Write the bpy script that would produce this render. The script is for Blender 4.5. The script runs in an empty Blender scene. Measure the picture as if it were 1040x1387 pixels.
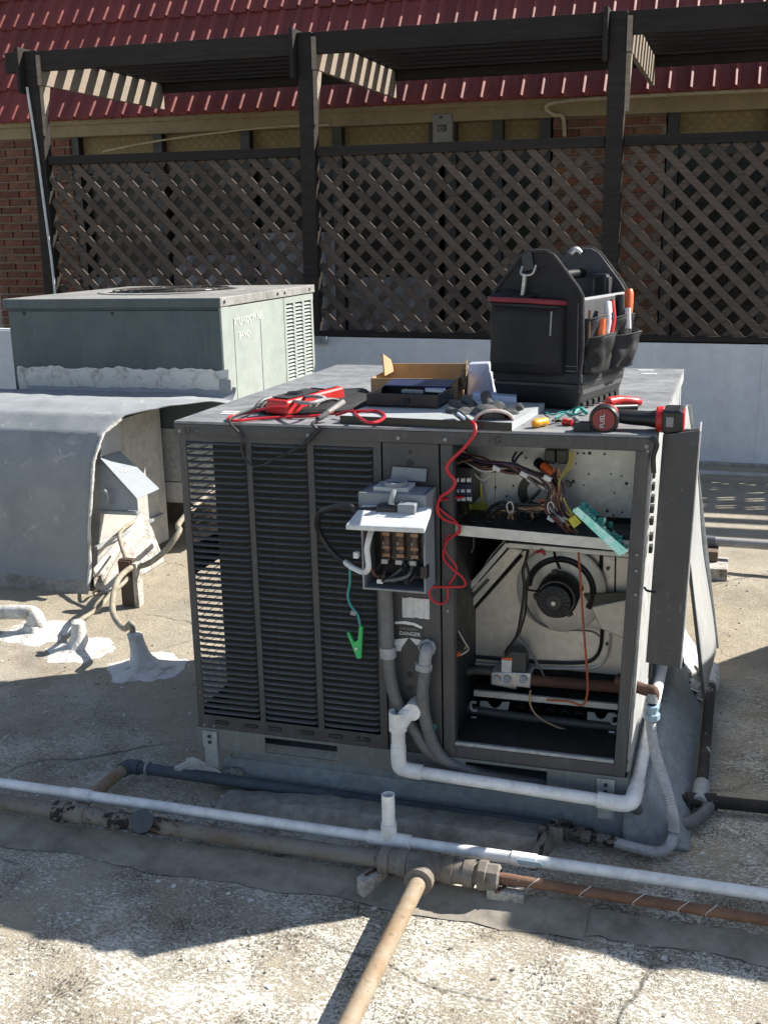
import bpy, math, random
from mathutils import Vector, Matrix, Euler
random.seed(7)
SC = bpy.context.scene
COL = SC.collection
R_ = math.radians

# ------------------------------------------------------------------ camera, sky, sun, exposure
CAMP = Vector((1.4114, -2.5997, 1.5587))
FW = Vector((-0.29646893, 0.92329301, -0.24420521))
RT = Vector((0.9536476, 0.30000942, -0.02346502))
UP = Vector((-0.05159877, 0.23984236, 0.96943964))
cd = bpy.data.cameras.new('camera'); cam = bpy.data.objects.new('camera', cd); COL.objects.link(cam)
cd.sensor_fit = 'VERTICAL'; cd.sensor_height = 36.0; cd.lens = 36.0 * 1500 / 1387
cd.clip_end = 400; cd.clip_start = 0.05
m4 = Matrix.Identity(4)
for i in range(3):
    m4[i][0] = RT[i]; m4[i][1] = UP[i]; m4[i][2] = -FW[i]; m4[i][3] = CAMP[i]
cam.matrix_world = m4
SC.camera = cam

SUN_EL = R_(39.5); SUN_AZ = math.atan2(0.845, 0.535)      # towards the right and a little behind the unit
w = bpy.data.worlds.new('World'); SC.world = w; w.use_nodes = True
nt = w.node_tree; bg = nt.nodes['Background']
sky = nt.nodes.new('ShaderNodeTexSky'); sky.sky_type = 'NISHITA'; sky.sun_disc = False
sky.sun_elevation = SUN_EL; sky.sun_rotation = SUN_AZ
sky.air_density = 1.0; sky.dust_density = 0.6
hs = nt.nodes.new('ShaderNodeHueSaturation'); hs.inputs['Saturation'].default_value = 0.85      # sky colour muted so the shade stays neutral
nt.links.new(sky.outputs[0], hs.inputs['Color']); nt.links.new(hs.outputs[0], bg.inputs[0]); bg.inputs[1].default_value = 0.076
sd = bpy.data.lights.new('sun', 'SUN'); sun = bpy.data.objects.new('sun', sd); COL.objects.link(sun)
sd.energy = 5.0; sd.angle = R_(0.5); sd.color = (1.0, 0.95, 0.87)
sv = Vector((math.cos(SUN_EL) * math.sin(SUN_AZ), math.cos(SUN_EL) * math.cos(SUN_AZ), math.sin(SUN_EL)))
sun.rotation_euler = sv.to_track_quat('Z', 'Y').to_euler()
SC.view_settings.view_transform = 'Standard'; SC.view_settings.look = 'None'
SC.view_settings.exposure = 1.12; SC.view_settings.gamma = 1.0; SC.view_settings.use_curve_mapping = False
SC.render.engine = 'CYCLES'
SC.cycles.max_bounces = 6

# ------------------------------------------------------------------ helpers
def at(px, py, ax, v):
    """the point of the plane ax=v that the photograph shows at px,py"""
    d = FW + RT * ((px - 520) / 1500) - UP * ((py - 693.5) / 1500)
    i = 'xyz'.index(ax)
    return CAMP + d * ((v - CAMP[i]) / d[i])

def pts(ax, v, *p):
    return [at(p[i], p[i + 1], ax, v) for i in range(0, len(p), 2)]

def spline(P, k=6, closed=False):
    P = [Vector(p) for p in P]
    n = len(P)
    if n < 3: return P
    out = []
    rng = range(n if closed else n - 1)
    for i in rng:
        if closed: p0, p1, p2, p3 = P[(i - 1) % n], P[i], P[(i + 1) % n], P[(i + 2) % n]
        else: p0, p1, p2, p3 = P[max(i - 1, 0)], P[i], P[i + 1], P[min(i + 2, n - 1)]
        for j in range(k):
            t = j / k
            out.append(0.5 * ((2 * p1) + (p2 - p0) * t + (2 * p0 - 5 * p1 + 4 * p2 - p3) * t * t + (3 * p1 - p0 - 3 * p2 + p3) * t ** 3))
    if not closed: out.append(P[-1])
    return out

ORG = {}
class MB:
    def __init__(s): s.v = []; s.f = []
    def add(s, vs, fs):
        o = len(s.v); s.v += [tuple(q) for q in vs]; s.f += [tuple(i + o for i in f) for f in fs]; return s
    def box(s, x0, x1, y0, y1, z0, z1):
        return s.add([(x0, y0, z0), (x1, y0, z0), (x1, y1, z0), (x0, y1, z0), (x0, y0, z1), (x1, y0, z1), (x1, y1, z1), (x0, y1, z1)],
                     [(0, 3, 2, 1), (4, 5, 6, 7), (0, 1, 5, 4), (1, 2, 6, 5), (2, 3, 7, 6), (3, 0, 4, 7)])
    def hexa(s, a, b):
        """a: four base corners ccw, b: four top corners"""
        return s.add(list(a) + list(b), [(0, 3, 2, 1), (4, 5, 6, 7), (0, 1, 5, 4), (1, 2, 6, 5), (2, 3, 7, 6), (3, 0, 4, 7)])
    def bar(s, p, q, wdt, hgt, up=(0, 0, 1)):
        p = Vector(p); q = Vector(q); d = (q - p).normalized(); up = Vector(up)
        sx = d.cross(up).normalized(); u = sx.cross(d).normalized()
        a = [p + sx * i * wdt / 2 + u * j * hgt / 2 for i, j in ((-1, -1), (1, -1), (1, 1), (-1, 1))]
        b = [x + (q - p) for x in a]
        return s.add(a + b, [(0, 1, 2, 3), (7, 6, 5, 4), (0, 4, 5, 1), (1, 5, 6, 2), (2, 6, 7, 3), (3, 7, 4, 0)])
    def tube(s, P, r, n=8, closed=False, caps=True):
        P = [Vector(p) for p in P]; m = len(P)
        rr = r if isinstance(r, (list, tuple)) else [r] * m
        prev = None; vs = []; fs = []
        for i in range(m):
            if closed: d = P[(i + 1) % m] - P[i - 1]
            else: d = P[min(i + 1, m - 1)] - P[max(i - 1, 0)]
            if d.length < 1e-9: d = Vector((0, 0, 1))
            d.normalize()
            if prev is None:
                ref = Vector((0, 0, 1)) if abs(d.z) < .9 else Vector((1, 0, 0))
                a = d.cross(ref).normalized()
            else:
                a = (prev - d * prev.dot(d))
                if a.length < 1e-6: a = d.orthogonal()
                a.normalize()
            prev = a; b = d.cross(a)
            for k in range(n):
                t = 2 * math.pi * k / n
                vs.append(P[i] + (a * math.cos(t) + b * math.sin(t)) * rr[i])
        for i in range(m if closed else m - 1):
            j = (i + 1) % m
            for k in range(n):
                l = (k + 1) % n
                fs.append((i * n + k, i * n + l, j * n + l, j * n + k))
        if caps and not closed:
            fs.append(tuple(range(n))[::-1]); fs.append(tuple((m - 1) * n + k for k in range(n)))
        return s.add(vs, fs)
    def cyl(s, p, q, r0, r1=None, n=20): return s.tube([p, q], [r0, r0 if r1 is None else r1], n)
    def lathe(s, c, axis, prof, n=24):
        """prof: (radius, distance along axis)"""
        c = Vector(c); d = Vector(axis).normalized(); a = d.orthogonal().normalized(); b = d.cross(a)
        vs = []; fs = []; m = len(prof)
        for (r, h) in prof:
            for k in range(n):
                t = 2 * math.pi * k / n
                vs.append(c + d * h + (a * math.cos(t) + b * math.sin(t)) * max(r, 1e-5))
        for i in range(m - 1):
            for k in range(n):
                l = (k + 1) % n; fs.append((i * n + k, i * n + l, (i + 1) * n + l, (i + 1) * n + k))
        return s.add(vs, fs)
    def prism(s, poly, d):
        """poly: 3-D polygon, d: extrusion vector"""
        poly = [Vector(p) for p in poly]; d = Vector(d); n = len(poly)
        fs = [tuple(range(n)), tuple(range(2 * n - 1, n - 1, -1))]
        for i in range(n): fs.append((i, i + n, (i + 1) % n + n, (i + 1) % n))
        return s.add(poly + [p + d for p in poly], fs)
    def grid(s, fn, nu, nv):
        vs = [fn(i / nu, j / nv) for j in range(nv + 1) for i in range(nu + 1)]
        fs = [(j * (nu + 1) + i, j * (nu + 1) + i + 1, (j + 1) * (nu + 1) + i + 1, (j + 1) * (nu + 1) + i) for j in range(nv) for i in range(nu)]
        return s.add(vs, fs)
    def build(s, name, mat, parent=None, smooth=False, bevel=0, org=None, kind=None, solid=0, label=None):
        if parent is not None: o3 = Vector(ORG[parent.name])
        elif org is not None: o3 = Vector(org)
        else:
            xs = [q[0] for q in s.v]; ys = [q[1] for q in s.v]; zs = [q[2] for q in s.v]
            o3 = Vector(((min(xs) + max(xs)) / 2, (min(ys) + max(ys)) / 2, min(zs)))
        me = bpy.data.meshes.new(name)
        me.from_pydata([tuple(Vector(q) - o3) for q in s.v], [], s.f)
        me.materials.append(mat)
        import bmesh
        bm = bmesh.new(); bm.from_mesh(me); bmesh.ops.recalc_face_normals(bm, faces=bm.faces); bm.to_mesh(me); bm.free()
        o = bpy.data.objects.new(name, me); COL.objects.link(o)
        if parent is not None: o.parent = parent; ORG[o.name] = tuple(o3)
        else: o.location = o3; ORG[o.name] = tuple(o3)
        if solid:
            q = o.modifiers.new('thickness', 'SOLIDIFY'); q.thickness = solid; q.offset = 0
        if bevel:
            q = o.modifiers.new('bevel', 'BEVEL'); q.width = bevel; q.segments = 2; q.limit_method = 'ANGLE'; q.angle_limit = R_(40)
        if smooth:
            me.polygons.foreach_set('use_smooth', [True] * len(me.polygons)); me.set_sharp_from_angle(angle=R_(42))
        if kind: o['kind'] = kind
        if label: o['label'] = label
        return o

def tag(o, label, cat, group=None):
    o['label'] = label; o['category'] = cat
    if group: o['group'] = group
    return o

def thing(name, label, cat, loc, group=None, rot=(0, 0, 0), local=False):
    o = bpy.data.objects.new(name, None); COL.objects.link(o); o.empty_display_size = .1
    o.location = loc; o.rotation_euler = rot
    ORG[o.name] = (0, 0, 0) if local else tuple(loc)
    return tag(o, label, cat, group)

def inst(src, name, parent, loc, rot=(0, 0, 0), scale=(1, 1, 1)):
    """another part sharing src's mesh; loc in the parent's own space"""
    o = bpy.data.objects.new(name, src); COL.objects.link(o); o.parent = parent; o.location = loc; o.rotation_euler = rot; o.scale = scale
    return o

def text(name, body, size, mat, origin, xdir, ydir, parent, thick=.0006, align='LEFT', shear=0):
    cu = bpy.data.curves.new(name, 'FONT'); cu.body = body; cu.size = size; cu.extrude = thick; cu.align_x = align; cu.shear = shear
    t = bpy.data.objects.new(name, cu); COL.objects.link(t)
    dg = bpy.context.evaluated_depsgraph_get(); me = bpy.data.meshes.new_from_object(t.evaluated_get(dg))
    bpy.data.objects.remove(t); bpy.data.curves.remove(cu)
    X = Vector(xdir).normalized(); Y = Vector(ydir).normalized(); Z = X.cross(Y)
    M_ = Matrix.Identity(4)
    for i in range(3): M_[i][0] = X[i]; M_[i][1] = Y[i]; M_[i][2] = Z[i]; M_[i][3] = origin[i] - ORG[parent.name][i]
    me.transform(M_); me.materials.clear(); me.materials.append(mat)
    o = bpy.data.objects.new(name, me); COL.objects.link(o); o.parent = parent
    return o

# ------------------------------------------------------------------ materials
class NB:
    def __init__(s, name):
        s.m = bpy.data.materials.new(name); s.m.use_nodes = True; s.t = s.m.node_tree; s.b = s.t.nodes['Principled BSDF']
        s.co = s.t.nodes.new('ShaderNodeTexCoord').outputs['Object']
    def n(s, ty, **k):
        q = s.t.nodes.new(ty)
        for a, b in k.items(): setattr(q, a, b)
        return q
    def l(s, a, b): s.t.links.new(a, b)
    def noise(s, sc, det=4, rough=.6, dist=0, co=None, stretch=None):
        q = s.n('ShaderNodeTexNoise'); q.inputs['Scale'].default_value = sc; q.inputs['Detail'].default_value = det
        q.inputs['Roughness'].default_value = rough; q.inputs['Distortion'].default_value = dist
        c = co or s.co
        if stretch:
            mp = s.n('ShaderNodeMapping'); mp.inputs['Scale'].default_value = stretch[:3]
            if len(stretch) > 3: mp.inputs['Rotation'].default_value = (0, 0, stretch[3])
            s.l(c, mp.inputs[0]); c = mp.outputs[0]
        s.l(c, q.inputs['Vector']); return q.outputs['Fac']
    def ramp(s, fac, *st):
        q = s.n('ShaderNodeValToRGB'); e = q.color_ramp.elements
        while len(e) < len(st): e.new(.5)
        for i, (p, c) in enumerate(st):
            e[i].position = p; e[i].color = (c, c, c, 1) if isinstance(c, (int, float)) else (*c, 1)
        s.l(fac, q.inputs[0]); return q.outputs[0]
    def mix(s, fac, a, b, mode='MIX'):
        q = s.n('ShaderNodeMix', data_type='RGBA', blend_type=mode)
        for i, x in ((0, fac), (6, a), (7, b)):
            if isinstance(x, (int, float)): q.inputs[i].default_value = x if i == 0 else (x, x, x, 1)
            elif isinstance(x, tuple): q.inputs[i].default_value = (*x, 1)
            else: s.l(x, q.inputs[i])
        return q.outputs[2]
    def math(s, op, a, b=0.0):
        q = s.n('ShaderNodeMath', operation=op)
        for i, x in ((0, a), (1, b)):
            if isinstance(x, (int, float)): q.inputs[i].default_value = x
            else: s.l(x, q.inputs[i])
        return q.outputs[0]
    def out(s, col, rough=.6, metal=0, spec=.5, bump=None, bs=.3, bd=.01):
        for nm, x in (('Base Color', col), ('Roughness', rough), ('Metallic', metal), ('Specular IOR Level', spec)):
            if isinstance(x, (int, float)): s.b.inputs[nm].default_value = x if nm != 'Base Color' else (x, x, x, 1)
            elif isinstance(x, tuple): s.b.inputs[nm].default_value = (*x, 1)
            else: s.l(x, s.b.inputs[nm])
        if bump is not None:
            q = s.n('ShaderNodeBump'); q.inputs['Strength'].default_value = bs; q.inputs['Distance'].default_value = bd
            s.l(bump, q.inputs['Height']); s.l(q.outputs[0], s.b.inputs['Normal'])
        return s.m

def M(name, col, rough=.55, metal=0, c2=None, sc=12, lo=.4, hi=.65, det=5, grime=.12, spec=.5, bs=.08, bsc=90, stretch=None):
    """paint, plastic, cloth: a colour with a second one in patches, fine grime and fine relief"""
    b = NB(name)
    if not isinstance(col, tuple): col = (col, col, col)
    c2 = c2 or tuple(x * .8 for x in col)
    f = b.ramp(b.noise(sc, det, .65, stretch=stretch), (lo, 0), (hi, 1))
    c = b.mix(f, col, c2)
    g = b.ramp(b.noise(sc * 5, 4, .7), (.35, 1 - grime), (.6, 1.0))
    c = b.mix(1.0, c, g, 'MULTIPLY')
    r = b.ramp(b.noise(sc * 2, 3), (.3, max(0, rough - .08)), (.7, min(1, rough + .1)))
    return b.out(c, r, metal, spec, b.noise(bsc, 3), bs, .004)

def mat_roof():
    b = NB('roof_coating')
    sep = b.n('ShaderNodeSeparateXYZ'); b.l(b.co, sep.inputs[0])
    big = b.noise(.9, 4, .6); mid = b.noise(4.5, 6, .7, .3)
    base = b.mix(b.ramp(big, (.35, 0), (.65, 1)), (.39, .325, .225), (.44, .395, .315))
    base = b.mix(b.ramp(mid, (.35, 0), (.7, .8)), base, (.29, .26, .205))
    base = b.mix(b.ramp(b.noise(2.1, 5, .65, .6), (.54, 0), (.72, .8)), base, (.20, .172, .132))
    base = b.mix(b.ramp(b.noise(150, 3, .7), (.35, .45), (.6, 0)), base, (.19, .17, .14))
    # the near part of the roof is flaking: white coat over dark felt
    nq = b.math('MULTIPLY', b.math('ADD', b.math('ADD', b.math('ADD', b.math('MULTIPLY', sep.outputs[1], -1), b.math('MULTIPLY', b.math('MAXIMUM', b.math('SUBTRACT', sep.outputs[0], 1.0), 0.0), 1.6)), .45), b.math('MULTIPLY', b.noise(1.4, 4), 1.0)), .6)
    near = b.ramp(nq, (.22, .10), (.80, 1))
    grain = b.noise(74, 6, .68, .15, stretch=(1, 1.7, 1, .5)); grain2 = b.noise(112, 5, .68, .1, stretch=(1.6, 1, 1, -.35)); gr3 = b.noise(210, 2, .6)
    worn = b.noise(3.2, 6, .7, .2)
    th = b.math('ADD', grain, b.math('MULTIPLY', b.math('SUBTRACT', worn, .5), .8))
    white = b.ramp(th, (.46, 0), (.56, 1))
    c = b.mix(b.math('MULTIPLY', b.math('MULTIPLY', white, near), .88), base, (.64, .615, .545))
    t2 = b.math('ADD', grain2, b.math('MULTIPLY', b.math('SUBTRACT', b.noise(4.5, 6, .72), .5), .75))
    dark = b.math('MULTIPLY', b.ramp(t2, (.58, 0), (.66, 1)), near)
    c = b.mix(b.math('MULTIPLY', dark, .85), c, (.075, .066, .056))
    t3 = b.math('ADD', gr3, b.math('MULTIPLY', b.math('SUBTRACT', b.noise(2.0, 5, .7), .5), .5))
    c = b.mix(b.math('MULTIPLY', b.ramp(t3, (.60, 0), (.66, .75)), b.math('ADD', b.math('MULTIPLY', near, .8), .2)), c, (.06, .054, .048))
    # brush streaks, stains and dark spots all over
    stq = b.noise(16, 5, .7, .2, stretch=(1, 6, 1, .62))
    c = b.mix(b.ramp(stq, (.56, 0), (.70, .5)), c, (.13, .115, .095))
    c = b.mix(b.ramp(b.noise(1.3, 5, .7, .5), (.58, 0), (.68, .5)), c, (.27, .20, .125))
    c = b.mix(b.ramp(b.noise(24, 6, .75), (.68, 0), (.72, .85)), c, (.05, .046, .042))
    vd = b.n('ShaderNodeTexVoronoi', feature='DISTANCE_TO_EDGE'); vd.inputs['Scale'].default_value = 1.35
    wob = b.n('ShaderNodeMix', data_type='VECTOR'); wob.inputs[0].default_value = .12
    nz = b.n('ShaderNodeTexNoise'); nz.inputs['Scale'].default_value = 4; nz.inputs['Detail'].default_value = 5
    b.l(b.co, nz.inputs['Vector']); b.l(b.co, wob.inputs[4]); b.l(nz.outputs['Color'], wob.inputs[5]); b.l(wob.outputs[1], vd.inputs['Vector'])
    crack = b.math('MULTIPLY', b.ramp(vd.outputs['Distance'], (.0, 1), (.009, 0)), b.ramp(b.noise(1.9, 4), (.45, 0), (.6, 1)))
    c = b.mix(b.math('MULTIPLY', crack, .75), c, (.07, .06, .05))
    h = b.math('ADD', b.math('MULTIPLY', white, .35), b.math('SUBTRACT', b.math('ADD', b.math('MULTIPLY', mid, .5), b.math('MULTIPLY', gr3, .3)), b.math('ADD', b.math('MULTIPLY', dark, .5), crack)))
    return b.out(c, .9, 0, .2, h, .6, .012)

def mat_aged_paint(name, col, k=1.0):
    b = NB(name)
    oi = b.n('ShaderNodeObjectInfo')
    c = b.mix(b.ramp(b.noise(3.2, 5, .65), (.35, 0), (.68, 1)), col, tuple(x * .74 for x in col))
    c = b.mix(b.math('MULTIPLY', b.ramp(b.noise(9, 5, .7, .1, stretch=(5, 5, .35)), (.52, 0), (.75, 1)), .45 * k), c, tuple(x * 1.9 + .015 for x in col))     # run-off streaks
    c = b.mix(b.math('MULTIPLY', b.ramp(b.noise(26, 6, .75), (.56, 0), (.74, 1)), .5 * k), c, tuple(x * 2.2 + .03 for x in col))                     # chalky dust
    c = b.mix(b.ramp(b.noise(75, 3, .6), (.70, 0), (.74, .8)), c, tuple(x * 3 + .05 for x in col))                                                   # chips
    c = b.mix(b.ramp(b.noise(40, 4, .7, .4), (.69, 0), (.73, .5)), c, (.10, .05, .03))                                                              # specks of rust
    c = b.mix(b.math('MULTIPLY', oi.outputs['Random'], .22), c, tuple(x * .55 for x in col))
    return b.out(c, b.ramp(b.noise(7, 4), (.3, .36), (.7, .6)), 0, .45, b.noise(5, 4, .6), .22, .012)

def mat_membrane():
    b = NB('roof_membrane')
    c = b.mix(b.ramp(b.noise(5, 5, .65, .3), (.35, 0), (.65, 1)), (.225, .245, .26), (.295, .31, .32))
    c = b.mix(b.ramp(b.noise(120, 4, .75), (.52, 0), (.66, .55)), c, (.2, .2, .2))
    c = b.mix(b.ramp(b.noise(9, 5, .7, 1.0), (.6, 0), (.72, .4)), c, (.6, .6, .58))
    return b.out(c, .85, 0, .3, b.noise(140, 4, .7), .25, .006)

def mat_white_coat(name='white_sealant', col=(.60, .59, .56), dirt=(.30, .27, .22)):
    b = NB(name)
    c = b.mix(b.ramp(b.noise(16, 6, .7, .5), (.5, 0), (.68, 1)), col, dirt)
    c = b.mix(b.ramp(b.noise(60, 4, .7), (.62, 0), (.72, .6)), c, (.2, .19, .17))
    return b.out(c, .7, 0, .4, b.noise(38, 5, .7), .7, .012)

def mat_wood(name, c0, c1, sc=6):
    b = NB(name)
    g = b.noise(sc, 5, .65, .8, stretch=(.6, 8, 8))
    c = b.mix(b.ramp(g, (.32, 0), (.68, 1)), c0, c1)
    c = b.mix(b.ramp(b.noise(18, 5, .7), (.62, 0), (.74, .7)), c, tuple(x * 2.2 + .02 for x in c1))
    oi = b.n('ShaderNodeObjectInfo'); c = b.mix(1.0, c, b.ramp(oi.outputs['Random'], (0, .62), (.5, .95), (1, 1.0)), 'MULTIPLY')
    return b.out(c, .75, 0, .3, g, .35, .006)

def mat_brick(name, cols, var=.35):
    b = NB(name)
    oi = b.n('ShaderNodeObjectInfo')
    c = b.ramp(oi.outputs['Random'], *[(i / (len(cols) - 1), x) for i, x in enumerate(cols)])
    c = b.mix(b.ramp(b.noise(22, 5, .7), (.4, 0), (.7, .75)), c, (.05, .03, .022))
    c = b.mix(b.ramp(b.noise(9, 5, .7, .6), (.66, 0), (.74, .8)), c, (.33, .27, .22))
    return b.out(c, .9, 0, .2, b.noise(70, 5, .7), .5, .006)

def mat_tile():
    b = NB('red_metal_tile')
    oi = b.n('ShaderNodeObjectInfo')
    c = b.mix(b.ramp(oi.outputs['Random'], (0, 0), (1, 1)), (.235, .055, .047), (.16, .042, .038))
    c = b.mix(b.ramp(b.noise(7, 5, .7, stretch=(2, .5, 1)), (.45, 0), (.75, .7)), c, (.12, .028, .024))
    c = b.mix(b.ramp(b.noise(30, 4, .7), (.6, 0), (.75, .5)), c, (.28, .11, .09))
    return b.out(c, .6, 0, .25, b.noise(40, 4), .15, .004)

def mat_galv(name, col=(.36, .38, .38), c2=(.27, .29, .3), rough=.5, metal=.25):
    b = NB(name)
    v = b.n('ShaderNodeTexVoronoi'); v.inputs['Scale'].default_value = 55; b.l(b.co, v.inputs['Vector'])
    sp = b.ramp(v.outputs['Color'], (.2, 0), (.8, 1))
    c = b.mix(sp, col, c2)
    c = b.mix(b.ramp(b.noise(6, 5, .65), (.45, 0), (.75, .65)), c, tuple(x * .72 for x in c2))
    c = b.mix(b.ramp(b.noise(40, 5, .75), (.66, 0), (.74, .6)), c, (.62, .62, .6))
    return b.out(c, rough, metal, .5, b.noise(12, 4), .08, .01)

def mat_rust(name, base, rust, lo=.42, hi=.62, flake=None, fl=.62):
    b = NB(name)
    c = b.mix(b.ramp(b.noise(9, 6, .7, .5), (lo, 0), (hi, 1)), base, rust)
    c = b.mix(b.ramp(b.noise(55, 5, .75), (.55, 0), (.7, .7)), c, tuple(x * .45 for x in rust))
    if flake: c = b.mix(b.ramp(b.noise(20, 5, .7, .8), (fl, 0), (fl + .05, 1)), c, flake)
    return b.out(c, .75, 0, .35, b.noise(60, 5, .7), .4, .005)

def mat_stucco():
    b = NB('tan_stucco_diamond')
    mp = b.n('ShaderNodeMapping'); mp.inputs['Rotation'].default_value = (0, R_(45), 0); b.l(b.co, mp.inputs[0])
    w1 = b.n('ShaderNodeTexWave'); w1.inputs['Scale'].default_value = 5.2; w1.bands_direction = 'X'; b.l(mp.outputs[0], w1.inputs[0])
    w2 = b.n('ShaderNodeTexWave'); w2.inputs['Scale'].default_value = 5.2; w2.bands_direction = 'Z'; b.l(mp.outputs[0], w2.inputs[0])
    h = b.math('MAXIMUM', w1.outputs['Fac'], w2.outputs['Fac'])
    c = b.mix(b.ramp(b.noise(3, 5), (.35, 0), (.7, 1)), (.22, .17, .085), (.17, .135, .07))
    c = b.mix(b.ramp(h, (.7, 0), (1, .35)), c, (.11, .085, .045))
    return b.out(c, .9, 0, .2, h, .5, .01)

def mat_pcb():
    b = NB('green_circuit_board')
    v = b.n('ShaderNodeTexVoronoi'); v.inputs['Scale'].default_value = 260; b.l(b.co, v.inputs['Vector'])
    c = b.mix(b.ramp(v.outputs['Color'], (.55, 0), (.6, 1)), (.06, .55, .40), (.65, .9, .8))
    return b.out(c, .4)

def mat_coil():
    b = NB('condenser_fins')
    wv = b.n('ShaderNodeTexWave'); wv.inputs['Scale'].default_value = 120; wv.bands_direction = 'X'; b.l(b.co, wv.inputs[0])
    return b.out(b.mix(wv.outputs['Fac'], (.004, .004, .0045), (.011, .011, .012)), .7, 0)

def mat_fleck_label():
    b = NB('printed_black_label')
    return b.out(b.mix(b.ramp(b.noise(50, 4), (.5, 0), (.7, .3)), (.02, .02, .02), (.09, .09, .09)), .5)

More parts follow.
